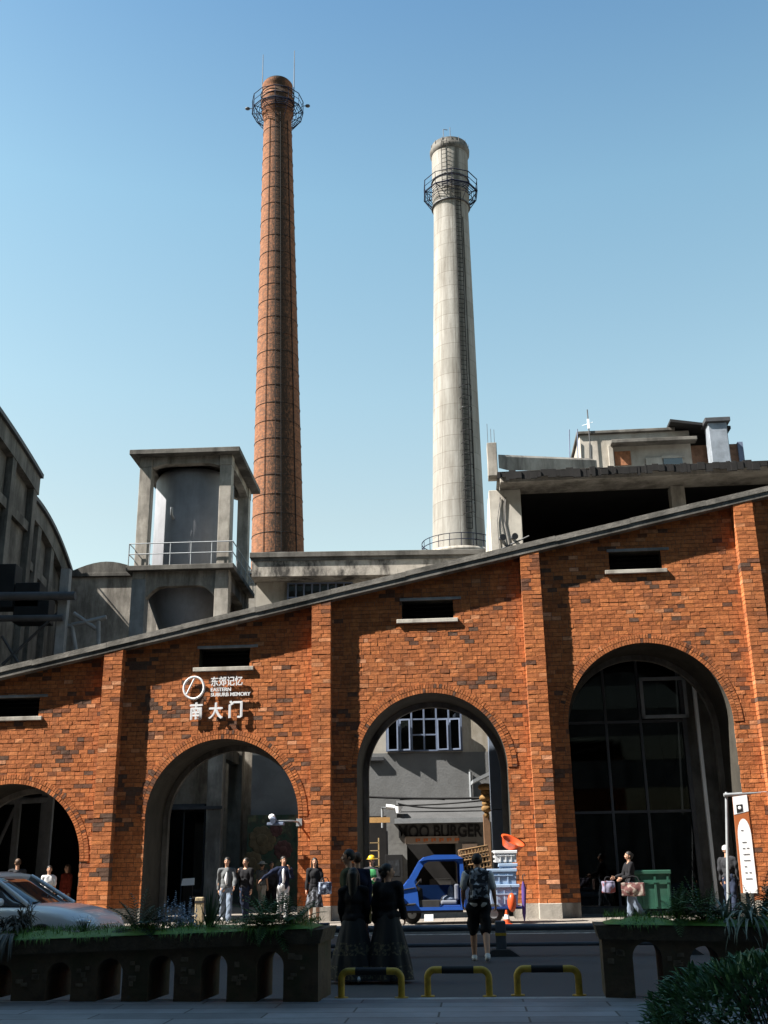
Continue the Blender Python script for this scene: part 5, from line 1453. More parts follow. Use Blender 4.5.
b = MB(); b.prism(bpoly(((0, 0), (1, 0), (1, 1), (0, 1)), -.06), (0, 0, 0), (0, .03, 0)); cl_ = b.build('cloth', mat('orange banner print', (.34, .10, .03), var=.1, bump=.05), bn)
b = MB(); b.prism(bpoly(((0, 0), (1, 0), (1, .17), (0, .19)), -.066), (0, 0, 0), (0, .004, 0)); b.build('white_top', M['white'], cl_)
arc_ = [(.12 + .0, 1), (.12, .42)] + [(.12 + .44 - .44 * math.cos(math.pi * k / 10), .42 - .18 * math.sin(math.pi * k / 10)) for k in range(1, 10)] + [(1, .42), (1, 1)]
b = MB(); b.prism(bpoly(arc_, -.066), (0, 0, 0), (0, .004, 0)); b.build('white_panel', M['white'], cl_)
b = MB(); b.prism(bpoly(((.2, .09), (.62, .09), (.62, .165), (.2, .175)), -.072), (0, 0, 0), (0, .004, 0)); b.build('dark_square', M['black'], cl_)
b = MB(); q = bq(.42, .125); b.ell((q.x, -.075, q.z), .05, .006, .05); b.build('white_dot', M['white'], cl_)
b = MB()
random.seed(5)
for k in range(9):
    v = .36 + k * .062
    for u in (.42, .55, .68):
        if random.random() < .7:
            q = bq(u, v); b.box((q.x - .03, -.072, q.z - .012), (q.x + .035, -.0665, q.z + .012))
b.build('print_lines', mat('grey print', (.12, .12, .13)), cl_)

sb = thing('notice_board', 'small white notice board on a stand inside the second arch', 'sign', (at(187, 900, 37).x, 37, .13))
b = MB(); b.prism([Vector((-.22, 0, .98)), Vector((.22, 0, 1.0)), Vector((.2, .12, 1.22)), Vector((-.2, .12, 1.2))], (0, 0, 0), (0, .02, 0)); b.build('panel', M['white'], sb)
b = MB(); b.box((-.16, .04, .02), (.16, .1, .98)); b.box((-.22, -.12, 0), (.22, .25, .03)); b.build('stand', M['black'], sb)
bo = thing('wooden_bollard', 'short pale wooden bollard standing behind the left planter shrubs', 'bollard', (at(199, 920, 31.5).x, 31.5, .13))
b = MB(); b.box((-.11, -.11, 0), (.11, .11, .75), .02); b.build('post', mat('pale timber post', (.30, .24, .15), var=.25, scale=6), bo)
b = MB(); b.box((-.12, -.12, .6), (.12, .12, .66)); b.build('band', M['black'], bo)
# ------------------------------------------------------------------ people
def remesh(mb, voxel, name, m, parent, fold=0.0, seed=0.0, smooth=1):
    me = bpy.data.meshes.new('tmp'); me.from_pydata(mb.v, [], mb.f); me.update()
    o = bpy.data.objects.new('tmp', me); COL.objects.link(o)
    r = o.modifiers.new('r', 'REMESH'); r.mode = 'VOXEL'; r.voxel_size = voxel; r.use_smooth_shade = True
    if smooth:
        s = o.modifiers.new('s', 'SMOOTH'); s.factor = .5; s.iterations = smooth
    dg = bpy.context.evaluated_depsgraph_get()
    out = bpy.data.meshes.new_from_object(o.evaluated_get(dg))
    bpy.data.objects.remove(o); bpy.data.meshes.remove(me)
    out.name = name
    if fold:
        nv = len(out.vertices)
        co = np.empty(nv * 3, dtype=np.float32); out.vertices.foreach_get('co', co); co = co.reshape(-1, 3)
        no = np.empty(nv * 3, dtype=np.float32); out.vertices.foreach_get('normal', no); no = no.reshape(-1, 3)
        amt = np.array([noise.noise(Vector((p[0] * 9 + seed, p[1] * 9, p[2] * 7 + seed))) for p in co], dtype=np.float32)
        co = co + no * (amt * fold)[:, None]
        out.vertices.foreach_set('co', co.ravel())
    out.materials.append(m)
    out.polygons.foreach_set('use_smooth', [True] * len(out.polygons))
    out.update()
    ob = bpy.data.objects.new(name, out); COL.objects.link(ob); ob.parent = parent
    return ob

def cloth(name, col, rough=.9, var=.15, scale=6.0): return mat(name, col, rough=rough, var=var, scale=scale, bump=.25, bscale=60, spec=.06)
SKIN = mat('skin', (0.40, 0.225, 0.15), rough=.55, var=.08, scale=8, bump=.03)
HAIR = mat('black hair', (0.012, 0.010, 0.009), rough=.5, var=.3, scale=20, bump=.3, bscale=80)
HAIR_B = mat('brown hair', (0.06, 0.032, 0.018), rough=.55, var=.3, scale=20, bump=.3, bscale=80)
LIP = mat('lips', (0.22, 0.07, 0.055), rough=.5, var=.05, bump=0)
EYE = mat('eyes', (0.02, 0.015, 0.012), rough=.3, var=.05, bump=0)
C_ = {
 'black': cloth('black cloth', (.016, .016, .018)), 'white': cloth('white cloth', (.48, .48, .49)), 'grey': cloth('grey jacket cloth', (.095, .10, .105)),
 'navy': cloth('navy cloth', (.012, .016, .032)), 'jeans': cloth('faded denim', (.13, .16, .21)), 'dkjeans': cloth('dark denim', (.02, .026, .045)),
 'olive': cloth('olive cloth', (.05, .055, .035)), 'red': cloth('dull red cloth', (.12, .02, .012)), 'cream': cloth('cream cloth', (.30, .28, .25)),
 'vest_green': cloth('bright green vest', (.06, .26, .10)), 'char': cloth('charcoal cloth', (.03, .031, .035)), 'shoe_w': cloth('white shoe', (.5, .5, .5)), 'shoe_b': cloth('black shoe', (.012, .012, .012)),
 'yellow': mat('yellow helmet', (.55, .34, .02), rough=.35, var=.05, bump=0)}
def patterned(name, base_, c2, scale, band=None):
    m = bpy.data.materials.new(name); m.use_nodes = True
    N, L = m.node_tree.nodes, m.node_tree.links
    b = N['Principled BSDF']; b.inputs['Roughness'].default_value = .85
    tc = N.new('ShaderNodeTexCoord'); ck = N.new('ShaderNodeTexNoise'); ck.inputs['Scale'].default_value = scale; ck.inputs['Detail'].default_value = 2
    L.new(tc.outputs['Object'], ck.inputs[0])
    mr = N.new('ShaderNodeMapRange'); mr.inputs[1].default_value = .52; mr.inputs[2].default_value = .6; L.new(ck.outputs[0], mr.inputs[0])
    fac = mr.outputs[0]
    if band:
        sx = N.new('ShaderNodeSeparateXYZ'); L.new(tc.outputs['Object'], sx.inputs[0])
        w_ = N.new('ShaderNodeMath'); w_.operation = 'PINGPONG'; w_.inputs[1].default_value = band[2]; L.new(sx.outputs[2], w_.inputs[0])
        g1 = N.new('ShaderNodeMath'); g1.operation = 'GREATER_THAN'; g1.inputs[1].default_value = band[2] * .45; L.new(w_.outputs[0], g1.inputs[0])
        g2 = N.new('ShaderNodeMath'); g2.operation = 'LESS_THAN'; g2.inputs[1].default_value = band[1]; L.new(sx.outputs[2], g2.inputs[0])
        m1 = N.new('ShaderNodeMath'); m1.operation = 'MULTIPLY'; L.new(g1.outputs[0], m1.inputs[0]); L.new(g2.outputs[0], m1.inputs[1])
        m2 = N.new('ShaderNodeMath'); m2.operation = 'MULTIPLY'; L.new(m1.outputs[0], m2.inputs[0]); L.new(fac, m2.inputs[1]); fac = m2.outputs[0]
    mx = N.new('ShaderNodeMix'); mx.data_type = 'RGBA'; mx.inputs[6].default_value = (*base_, 1); mx.inputs[7].default_value = (*c2, 1)
    L.new(fac, mx.inputs[0]); L.new(mx.outputs[2], b.inputs['Base Color'])
    return m
C_['skirt'] = patterned('black skirt with olive gold bands', (.009, .009, .010), (.075, .068, .04), 22, (0, .62, .16))
C_['plaid'] = patterned('dark checked skirt', (.013, .014, .018), (.13, .14, .17), 9)

def hand_into(b, W, d, side, curl=0.35, k=1.0):
    """Palm, four unequal bent fingers and a thumb, continuing the forearm direction d."""
    d = d.normalized()
    out = Vector((side, 0, 0)); out = (out - d * out.dot(d)); out = out.normalized() if out.length > .1 else Vector((0, 0, 1))
    nrm = d.cross(out).normalized()                       # across the knuckles
    palm = W + d * .045
    for q in (-.026, -.009, .009, .026): b.capsule(W + d * .01 + nrm * q * .6, W + d * .085 + nrm * q, .017, .0145, 8)
    ins = -out
    for i, (q, L_) in enumerate(((-.030, .062), (-.010, .075), (.010, .07), (.030, .052))):
        p = W + d * .085 + nrm * q
        d1 = (d + ins * curl).normalized(); m1 = p + d1 * L_ * .5
        d2 = (d + ins * (curl * 2.6)).normalized()
        b.capsule(p, m1, .0105, .0098, 7); b.capsule(m1, m1 + d2 * L_ * .5, .0098, .0085, 7)
    fwd = -1 if nrm.y > 0 else 1
    p = W + d * .025 + nrm * fwd * .026
    t1 = (d * .75 + nrm * fwd * .7 + ins * .25).normalized(); m1 = p + t1 * .042
    b.capsule(p, m1, .0135, .0115, 7); b.capsule(m1, m1 + (d + nrm * fwd * .25 + ins * .3).normalized() * .034, .011, .0095, 7)

def arm_pts(side, sw, f, o, e, inw=0.0):
    S = Vector((side * sw, 0, 1.405))
    d1 = Vector((side * math.sin(o), -math.sin(f) * math.cos(o), -math.cos(f) * math.cos(o)))
    f2 = f + e; o2 = o * .5 - inw
    d2 = Vector((side * math.sin(o2), -math.sin(f2) * math.cos(o2), -math.cos(f2) * math.cos(o2)))
    E_ = S + d1 * .285; W = E_ + d2 * .245
    return S, E_, W, d2

def person(label, px, Y, gz, rz, H, female=False, top='black', top_kind='jacket', inner=None, bottom='black', bot_kind='trousers', hair='short', hairm=None,
           armL=(0.05, .12, .15, 0), armR=(0.05, .12, .15, 0), stride=0.0, head=(0, 0), shoes='shoe_b', hat=None, loc=None, skirt_r=.3, width=1.0):
    k = H / 1.75
    x = at(px, 900, Y).x
    t = thing('person', label, 'person', (x, Y, gz), rz)
    sw = .158 if female else .182
    b = MB(); legs = []
    hz_ = .90
    # legs first: drop the body so that the lower foot stands on the ground
    fz = []
    for s, a in ((1, stride), (-1, -stride)):
        hip = Vector((s * .092, 0, hz_))
        bend = .12 + max(0, -a) * .9
        d1 = Vector((0, -math.sin(a), -math.cos(a))); kn = hip + d1 * .42
        a2 = a - bend; an = kn + Vector((0, -math.sin(a2), -math.cos(a2))) * .40
        legs.append((s, hip, kn, an, a2)); fz.append(an.z)
    dz = .078 - min(fz)
    up = Vector((0, 0, dz))
    legs = [(s, hip + up, kn + up, an + up, a2) for s, hip, kn, an, a2 in legs]
    U = lambda x_, y_, z_: Vector((x_, y_, z_ + dz))
    for s, hip, kn, an, a2 in legs:
        b.capsule(hip, kn, .083, .056, 12); b.capsule(kn, kn.lerp(an, .35), .054, .054, 12); b.capsule(kn.lerp(an, .35), an, .054, .036, 12)
        tip = .25 if a2 < -.4 else 0
        b.capsule(an + Vector((0, .03, -.04)), an + Vector((0, -.15, -.05 - tip * .15)), .034, .027, 10)
    b.ell(U(0, 0, .95), .155, .11, .13); b.ell(U(0, 0, 1.1), .128 if not female else .115, .095, .17); b.ell(U(0, 0, 1.29), .16 if not female else .142, .11, .19)
    b.capsule(U(-sw + .02, 0, 1.405), U(sw - .02, 0, 1.405), .056, .056)
    b.capsule(U(0, .012, 1.40), U(0, .0, 1.57), .054, .049)
    HM = Matrix.Translation(U(0, 0, 1.55)) @ Matrix.Rotation(head[0], 4, 'Z') @ Matrix.Rotation(head[1], 4, 'X')
    def hv(x_, y_, z_): return HM @ Vector((x_, y_, z_ - 1.55))
    hb = MB()
    hb.ell((0, .004, .10), .074, .093, .098, 20, 14); hb.ell((0, -.028, .04), .054, .066, .062, 16, 10); hb.ell((0, -.02, -.005), .045, .05, .04)
    hb.capsule((0, -.088, .10), (0, -.108, .066), .009, .014, 8); hb.ell((0, -.084, .022), .026, .014, .014, 10, 6)
    hb.ell((.026, -.082, .058), .026, .016, .02, 8, 6); hb.ell((-.026, -.082, .058), .026, .016, .02, 8, 6)
    for s in (-1, 1): hb.ell((s * .076, .012, .075), .012, .022, .033, 8, 6)
    b.add([HM @ Vector(p) for p in hb.v], hb.f, True)
    arms = []
    for s, A in ((1, armL), (-1, armR)):
        S, E_, W, d2 = arm_pts(s, sw, *A)
        S, E_, W = S + up, E_ + up, W + up
        arms.append((s, S, E_, W, d2))
        b.capsule(S, E_, .048, .038, 10); b.capsule(E_, E_.lerp(W, .4), .037, .036, 10); b.capsule(E_.lerp(W, .4), W, .036, .025, 10)
        hand_into(b, W, d2, s)
    body = remesh(b, .0095, 'body', SKIN, t, smooth=2)
    parts = [body]
    # garments
    sd = random.random() * 50
    if bot_kind in ('trousers', 'wide', 'shorts'):
        g = MB(); g.ell(U(0, .0, .955), .168, .125, .14); ex = .028 if bot_kind == 'wide' else .016
        for s, hip, kn, an, a2 in legs:
            g.capsule(hip, kn, .094, .07 + ex * .6, 12)
            if bot_kind != 'shorts': g.capsule(kn, an + Vector((0, 0, .01)), .068 + ex * .6, .056 + ex, 12)
            else: g.capsule(hip + Vector((0, 0, -.05)), hip.lerp(kn, .93), .098, .088, 12)
        parts.append(remesh(g, .013, 'shorts' if bot_kind == 'shorts' else 'trousers', C_[bottom], t, .03, sd))
    else:
        g = MB(); n = 48; rows = []
        hem = .05 if bot_kind == 'skirt_long' else .42
        zs = [1.02, .95, .85, .72, .58, .44, .3, .18, hem] if hem < .1 else [1.02, .95, .85, .72, .58, hem]
        for z in zs:
            u = (1.02 - z) / (1.02 - hem)
            for i in range(n):
                a = 2 * math.pi * i / n
                r = .128 + (skirt_r - .128) * u ** .75 + .028 * u * math.sin(a * 9 + 1.5 * math.sin(3 * z + sd)) + .014 * u * math.sin(a * 17 + sd)
                rows.append(Vector((r * math.cos(a), r * .86 * math.sin(a), z + dz * (1 - u))))
        fs = [(j * n + i, j * n + (i + 1) % n, (j + 1) * n + (i + 1) % n, (j + 1) * n + i) for j in range(len(zs) - 1) for i in range(n)]
        g.add(rows, fs, True); g.add(rows, [tuple(range(n))]); parts.append(g.build('skirt', C_[bottom], t))
    g = MB()
    long_ = top_kind in ('coat', 'jacket')
    ex = .026 if long_ else .016
    g.ell(U(0, .003, 1.29), (.16 if not female else .144) + ex, .115 + ex, .19); g.ell(U(0, 0, 1.12), (.135 if not female else .122) + ex, .105 + ex, .19)
    g.ell(U(0, 0, .98), .160 + ex * .7, .118 + ex * .7, .12)
    if top_kind == 'coat':
        g.capsule(U(-.05, 0, .92), U(-.055, 0, .62), .13, .14); g.capsule(U(.05, 0, .92), U(.055, 0, .62), .13, .14)
    g.capsule(U(-sw + .02, .003, 1.405), U(sw - .02, .003, 1.405), .062 + ex * .5, .062 + ex * .5)
    if top_kind != 'vest':
        for s, S, E_, W, d2 in arms:
            if top_kind == 'tee': g.capsule(S, S.lerp(E_, .72), .066, .062, 10)
            else:
                g.capsule(S, E_, .060 + ex * .4, .05 + ex * .4, 10); g.capsule(E_, W - d2 * .015, .05 + ex * .4, .038 + ex * .3, 10)
    parts.append(remesh(g, .0125, {'tee': 'shirt', 'vest': 'vest'}.get(top_kind, top_kind), C_[top], t, .03, sd + 9))
    if inner:
        g = MB(); g.ell(U(0, -.062, 1.2), .062, .078 + ex, .24, 12, 10)
        if top_kind == 'vest':
            for s, S, E_, W, d2 in arms: g.capsule(S, S.lerp(E_, .7), .072, .068, 10)
            g.ell(U(0, 0, .93), .172, .13, .09); g.capsule(U(-sw, 0, 1.4), U(sw, 0, 1.4), .07, .07)
        parts.append(remesh(g, .0125, 'undershirt', C_[inner], t, .01, sd))
    for s, hip, kn, an, a2 in legs:
        g = MB(); tip = .25 if a2 < -.4 else 0
        g.capsule(an + Vector((0, .035, -.038)), an + Vector((0, -.15, -.046 - tip * .15)), .042, .034, 10); g.capsule(an + Vector((0, .01, -.01)), an + Vector((0, .015, -.04)), .046, .042, 10)
        g.v = [(p[0], p[1], max(p[2], 0.002)) for p in g.v]
        parts.append(remesh(g, .011, 'shoe', C_[shoes], t))
    # hair
    hm = hairm or HAIR
    if hair != 'none':
        g = MB(); g.ell((0, .016, .112), .086, .098, .098, 26, 18)
        hv_ = [Vector(p) for p in g.v]
        keep = [f for f in g.f if not all((hv_[i].y < -.02 and hv_[i].z < .138) or hv_[i].z < .03 for i in f)]
        q = MB(); q.add([HM @ (v * 1.0) for v in hv_], keep, True)
        if hair == 'long':
            qq = MB()
            qq.capsule((0, .055, .09), (0, .085, -.28), .082, .062, 14); qq.capsule((.07, .01, .10), (.085, .02, -.22), .028, .03, 8); qq.capsule((-.07, .01, .10), (-.085, .02, -.22), .028, .03, 8)
            q.add([HM @ Vector(p) for p in qq.v], qq.f, True)
        if hair == 'bun':
            qq = MB(); qq.ell((0, .105, .10), .05, .045, .05, 12, 8); qq.ell((0, .06, .06), .075, .06, .075, 14, 10); q.add([HM @ Vector(p) for p in qq.v], qq.f, True)
        if hair == 'veil':
            qq = MB(); qq.capsule((0, .04, .10), (0, .06, -.10), .088, .10, 16); q.add([HM @ Vector(p) for p in qq.v], qq.f, True)
        parts.append(q.build('hair', hm, t))
    if hat == 'hardhat':
        g = MB(); g.lathe([(.105, .125), (.108, .135), (.104, .16), (.085, .205), (.045, .232), (.001, .24)], (0, .0, 0), 24, cap=False); g.lathe([(.105, .125), (.14, .122), (.14, .130), (.105, .137)], (0, -.012, 0), 24, cap=False)
        q = MB(); q.add([HM @ Vector(p) for p in g.v], g.f, True); parts.append(q.build('hard_hat', C_['yellow'], t))
    if hat == 'cap':
        g = MB(); g.lathe([(.096, .10), (.097, .14), (.08, .195), (.04, .22), (.001, .225)], (0, .008, 0), 24, cap=False); g.prism([Vector((x_, y_, .125)) for x_, y_ in ((-.07, -.08), (-.05, -.16), (.05, -.16), (.07, -.08))], (0, 0, 0), (0, 0, .01))
        q = MB(); q.add([HM @ Vector(p) for p in g.v], g.f, True); parts.append(q.build('cap', C_['shoe_w'], t))
    if hat == 'sunhat':
        g = MB(); g.lathe([(.2, .125), (.2, .132), (.1, .15), (.09, .2), (.05, .225), (.001, .23)], (0, 0, 0), 28, cap=False)
        q = MB(); q.add([HM @ Vector(p) for p in g.v], g.f, True); parts.append(q.build('sun_hat', C_['cream'], t))
    for s in (-1, 1):
        g = MB(); g.ell((s * .029, -.0845, .088), .0125, .008, .007, 10, 6); g.v = [tuple(HM @ Vector(p)) for p in g.v]; parts.append(g.build('eye', EYE, t))
        g = MB(); g.ell((s * .03, -.088, .106), .018, .006, .0045, 8, 5); g.v = [tuple(HM @ Vector(p)) for p in g.v]; parts.append(g.build('eyebrow', hm, t))
    g = MB(); g.ell((0, -.0985, .027), .02, .006, .0065, 10, 6); g.v = [tuple(HM @ Vector(p)) for p in g.v]; parts.append(g.build('mouth', LIP, t))
    for p in parts:
        p.data.transform(Matrix.Diagonal((k * width, k * width, k, 1)))
    t['_k'] = k
    return t, arms, dz, k
def hand_world(res, side):
    t, arms, dz, k = res
    for s, S, E_, W, d2 in arms:
        if s == side:
            return Matrix.Translation(t.location) @ Matrix.Rotation(t.rotation_euler.z, 4, 'Z') @ ((W + d2 * .09) * k)
PAV = .134
random.seed(21)
person('man in open grey jacket, white shirt and faded jeans walking out of the second arch', 226, 32.75, PAV, R(8), 1.84, top='grey', inner='white', bottom='jeans', stride=.3, shoes='shoe_w', armL=(.35, .14, .45, .1), armR=(-.35, .14, .35, .1), head=(R(-10), R(4)))
person('person in black top raising a hand to the mouth, beside the grey jacket', 245, 33.1, PAV, R(-22), 1.80, top='black', bottom='dkjeans', stride=.15, armR=(.55, .15, 1.95, .5), head=(R(-12), 0))
person('person in wide pale sun hat and cream clothes walking behind under the second arch', 261.5, 40.2, PAV, R(160), 1.72, female=True, top='grey', top_kind='tee', bottom='cream', hair='short', hat='sunhat', stride=.25)
person('dark haired person in dark clothes walking far back under the second arch', 271, 41.0, PAV, R(20), 1.72, top='char', bottom='black', stride=.2)
person('man in navy jacket and white trousers with one arm stretched out to the side', 283, 33.0, PAV, R(10), 1.82, top='navy', inner='white', bottom='white', stride=.1, armR=(.25, 1.05, .25, -.35), armL=(.75, .2, 1.9, .45), head=(R(15), 0))
scarf = person('woman with very long black hair in black coat and checked skirt before the pilaster', 314.5, 31.9, PAV, R(6), 1.76, female=True, top='black', top_kind='coat', bottom='plaid', bot_kind='skirt_mid', hair='long', stride=.12, armL=(.25, .2, 1.2, .1), armR=(.05, .2, .2, 0), skirt_r=.24)
person('man in olive jacket turning his head left, behind the two women in long skirts', 348.5, 19.5, 0, R(-95), 1.93, top='olive', bottom='char', stride=.1, head=(R(10), 0))
person('man in navy suit standing directly behind the left woman in a long skirt', 357.5, 21.5, 0, R(-165), 1.90, top='navy', bottom='navy', hairm=HAIR_B, stride=.12)
person('worker in yellow hard hat and bright green vest beyond the two women in long skirts', 372, 30.6, PAV, R(-6), 1.76, top='char', inner=None, bottom='olive', hat='hardhat', stride=.08, armL=(.35, .12, 1.3, .35), armR=(.35, .12, 1.3, .35))
person('woman from behind in black dress, long banded skirt and loose black hair', 353.5, 17.1, 0, R(176), 1.63, female=True, top='black', bottom='skirt', bot_kind='skirt_long', hair='long', armL=(.1, .16, .5, .2), armR=(.1, .16, .4, .1), skirt_r=.37, stride=.16, shoes='shoe_w', width=1.06)
person('woman from behind in long black banded skirt, hair in a bun, head turned left', 388, 17.05, 0, R(168), 1.68, female=True, top='black', bottom='skirt', bot_kind='skirt_long', hair='bun', armL=(.05, .16, .3, 0), armR=(.1, .18, .6, .1), head=(R(-65), 0), skirt_r=.36, stride=.14, width=1.06)
packman = person('man from behind in black vest, white shirt, black shorts and white sneakers', 478.5, 20.4, 0, R(178), 1.84, top='black', top_kind='vest', inner='white', bottom='black', bot_kind='shorts', shoes='shoe_w', stride=.2, armL=(.1, .2, .6, .1), armR=(.12, .22, .5, 0), width=1.1)
bagw = person('woman in black top and wide pale jeans walking left past the green container', 632, 31.6, PAV, R(-82), 1.80, female=True, top='black', bottom='jeans', bot_kind='wide', hair='bun', stride=.2, armL=(.3, .12, .9, 0), armR=(.45, .12, .8, 0))
person('person in white cap and dark jacket walking away beside the tall banner', 731.5, 32.8, PAV, R(150), 1.92, top='char', bottom='dkjeans', hat='cap', stride=.15, hair='none')
person('man with brown hair in dark clothes behind the silver car, leftmost in the first arch', 14.5, 33.9, PAV, R(-150), 1.88, top='char', bottom='black', hairm=HAIR_B)
person('woman in plain white shirt behind the bonnet of the silver car', 47, 33.0, PAV, R(15), 1.66, female=True, top='white', top_kind='tee', bottom='black', hair='bun')
person('person in dull red clothes in the dark first arch beside a white shirt', 65, 34.9, PAV, R(-30), 1.7, female=True, top='red', bottom='red', hair='long', hairm=HAIR_B)
# high visibility vest on the worker is his own garment
wk = [o for o in bpy.data.objects if o.get('category') == 'person' and 'hard hat' in o['label']][0]
kk = wk['_k']
g = MB(); g.ell((0, 0, 1.27), .196, .152, .20, 16, 10); g.ell((0, 0, 1.1), .172, .142, .14, 16, 10); vo = remesh(g, .014, 'safety_vest', C_['vest_green'], wk, .012, 4); vo.data.transform(Matrix.Diagonal((kk, kk, kk, 1)))
g = MB(); g.lathe([(.186, 1.13), (.187, 1.18)], (0, 0, 0), 24, cap=False); g.v = [(x * 1.03, y * .84, z) for x, y, z in g.v]; v2 = g.build('reflective_band', C_['shoe_w'], vo); v2.data.transform(Matrix.Diagonal((kk, kk, kk, 1)))

# ---- carried things
t, arms, dz, k = packman
bpk = thing('backpack', 'black and white patterned backpack on the back of the man crossing the road', 'backpack', t.location + Vector((.02, -.0, 0)), t.rotation_euler.z)
g = MB(); g.box((-.165, .13, 1.0), (.165, .27, 1.44)); g.ell((0, .2, 1.42), .165, .085, .09); g.box((-.13, .26, 1.02), (.13, .33, 1.24)); pk = remesh(g, .014, 'pack', patterned('camouflage pack cloth', (.02, .022, .03), (.30, .32, .36), 12), bpk, .012, 3, smooth=4)
pk.data.transform(Matrix.Diagonal((k, k, k, 1)))
for s in (-1, 1):
    g = MB(); g.tube([(s * .1, .14, 1.42), (s * .12, .06, 1.50), (s * .125, -.08, 1.44), (s * .13, -.15, 1.28), (s * .14, -.05, 1.1), (s * .13, .13, 1.06)], .02, 6); st = g.build('strap', C_['black'], bpk); st.data.transform(Matrix.Diagonal((k, k, k, 1)))
def bag(label, at_pt, w_, h, dpt, m, rz=0, strap=.25, name='bag'):
    t = thing(name, label, 'bag', at_pt - Vector((0, 0, h + strap)), rz)
    g = MB(); g.box((-w_ / 2, -dpt / 2, 0), (w_ / 2, dpt / 2, h * .95)); g.ell((0, 0, h * .45), w_ * .52, dpt * .75, h * .5); remesh(g, .016, 'pouch', m, t, .02, w_ * 40, smooth=5)
    g = MB(); g.tube([(-w_ * .35, 0, h * .9), (-w_ * .2, 0, h + strap * .85), (0, 0, h + strap), (w_ * .2, 0, h + strap * .85), (w_ * .35, 0, h * .9)], .014, 6); g.build('handle', C_['black'], t)
    return t
bag('bluish checked bag held at the waist by the woman with very long hair', hand_world(scarf, 1) + Vector((.06, -.02, .12)), .36, .34, .18, patterned('blue check', (.03, .04, .07), (.24, .28, .36), 10), R(20), .10)
hp = hand_world(bagw, 1)
bag('large dull red and beige patterned bag carried by the woman passing the green container', hp + Vector((.35, -.1, .1)), .62, .36, .24, patterned('red cream print', (.07, .022, .02), (.17, .14, .12), 7), R(-20), .16)
bag('small lilac bag carried in front by the woman passing the green container', hand_world(bagw, -1) + Vector((-.12, .0, .05)), .34, .32, .2, patterned('lilac print', (.16, .15, .22), (.16, .035, .03), 6), R(10), .10)
for o in bpy.data.objects:
    if '_k' in o: del o['_k']
# ------------------------------------------------------------------ planting
def leaf_mat(name, a, c, rough=.55):
    m = bpy.data.materials.new(name); m.use_nodes = True
    N, L = m.node_tree.nodes, m.node_tree.links
    b = N['Principled BSDF']; b.inputs['Roughness'].default_value = rough; b.inputs['Specular IOR Level'].default_value = .4
    g = N.new('ShaderNodeNewGeometry'); mx = N.new('ShaderNodeMix'); mx.data_type = 'RGBA'
    mx.inputs[6].default_value = (*a, 1); mx.inputs[7].default_value = (*c, 1)
    L.new(g.outputs['Random Per Island'], mx.inputs[0]); L.new(mx.outputs[2], b.inputs['Base Color'])
    b.inputs['Transmission Weight'].default_value = 0.0
    return m
LF = {'fern': leaf_mat('fern green', (.03, .08, .02), (.075, .15, .04)), 'dark': leaf_mat('dark leaf', (.02, .042, .02), (.045, .08, .035)), 'silver': leaf_mat('silver leaf', (.22, .27, .36), (.42, .47, .56)),
      'pale': leaf_mat('striped blade', (.08, .12, .075), (.24, .28, .24)), 'shrub': leaf_mat('shrub leaf', (.035, .105, .045), (.08, .18, .075), .4), 'moss': leaf_mat('moss green', (.05, .12, .012), (.12, .24, .035)),
      'dry': leaf_mat('dry leaf', (.04, .04, .032), (.10, .095, .075)), 'stem': mat('brown stem', (.04, .028, .018), var=.3), 'gold': leaf_mat('golden leaf', (.12, .10, .02), (.25, .16, .04))}
def blade(b, base, d, length, w_, droop, seg=6, fold=.25):
    d = Vector(d).normalized(); side = d.cross(Vector((0, 0, 1)))
    side = side.normalized() if side.length > .05 else Vector((1, 0, 0))
    p = Vector(base); vs = []
    for i in range(seg + 1):
        u = i / seg
        ww = w_ * (1 - u ** 2.2) * (.55 + .45 * min(1, u * 4)) + .001
        n = side.cross(d).normalized()
        vs += [p - side * ww / 2 + n * ww * fold, p, p + side * ww / 2 + n * ww * fold]
        p = p + d * length / seg
        d = (d + Vector((0, 0, -droop / seg))).normalized()
    fs = []
    for i in range(seg):
        a = i * 3; fs += [(a, a + 1, a + 4, a + 3), (a + 1, a + 2, a + 5, a + 4)]
    b.add(vs, fs, True)
def rosette(b, c, n, L_, w_, droop, spread=(.2, 1.2), rnd=random):
    for i in range(n):
        a = rnd.uniform(0, 2 * math.pi); t = rnd.uniform(*spread)
        d = Vector((math.cos(a) * math.sin(t), math.sin(a) * math.sin(t), math.cos(t)))
        blade(b, Vector(c) + Vector((math.cos(a), math.sin(a), 0)) * .02, d, L_ * rnd.uniform(.65, 1.1), w_ * rnd.uniform(.8, 1.2), droop * rnd.uniform(.6, 1.3))
def frond(b, base, d, length, w_, droop, n=14):
    d = Vector(d).normalized(); p = Vector(base); pts = [p.copy()]; ds = [d.copy()]
    for i in range(n):
        p = p + d * length / n; d = (d + Vector((0, 0, -droop / n))).normalized(); pts.append(p.copy()); ds.append(d.copy())
    b.tube(pts, .003, 4)
    for i in range(2, n + 1):
        side = ds[i].cross(Vector((0, 0, 1))); side = side.normalized() if side.length > .05 else Vector((1, 0, 0))
        l_ = w_ * math.sin(math.pi * (i / n) ** .8 * .93 + .1)
        for s in (-1, 1): blade(b, pts[i], side * s + ds[i] * .6, l_, length / n * .8, .5, 2)
def on_planter(which, px, dy=.28):
    """Point on top of a planter at the picture column px, dy behind its front."""
    P, top, L_ = (p0L, topL, LL) if which == 'L' else (p0R, topR, 3.6)
    n = Vector((-dirL.y, dirL.x, 0)); c0 = Vector((0, 0, CAM_H)); d_ = ray(px, 935)
    q = c0 + d_ * (n.dot(P + n * dy - c0) / n.dot(d_)); s = max(0.05, min(L_ - .02, (q - P).dot(dirL)))
    r = P + dirL * s + n * dy; r.z = P.z + top(s); return r
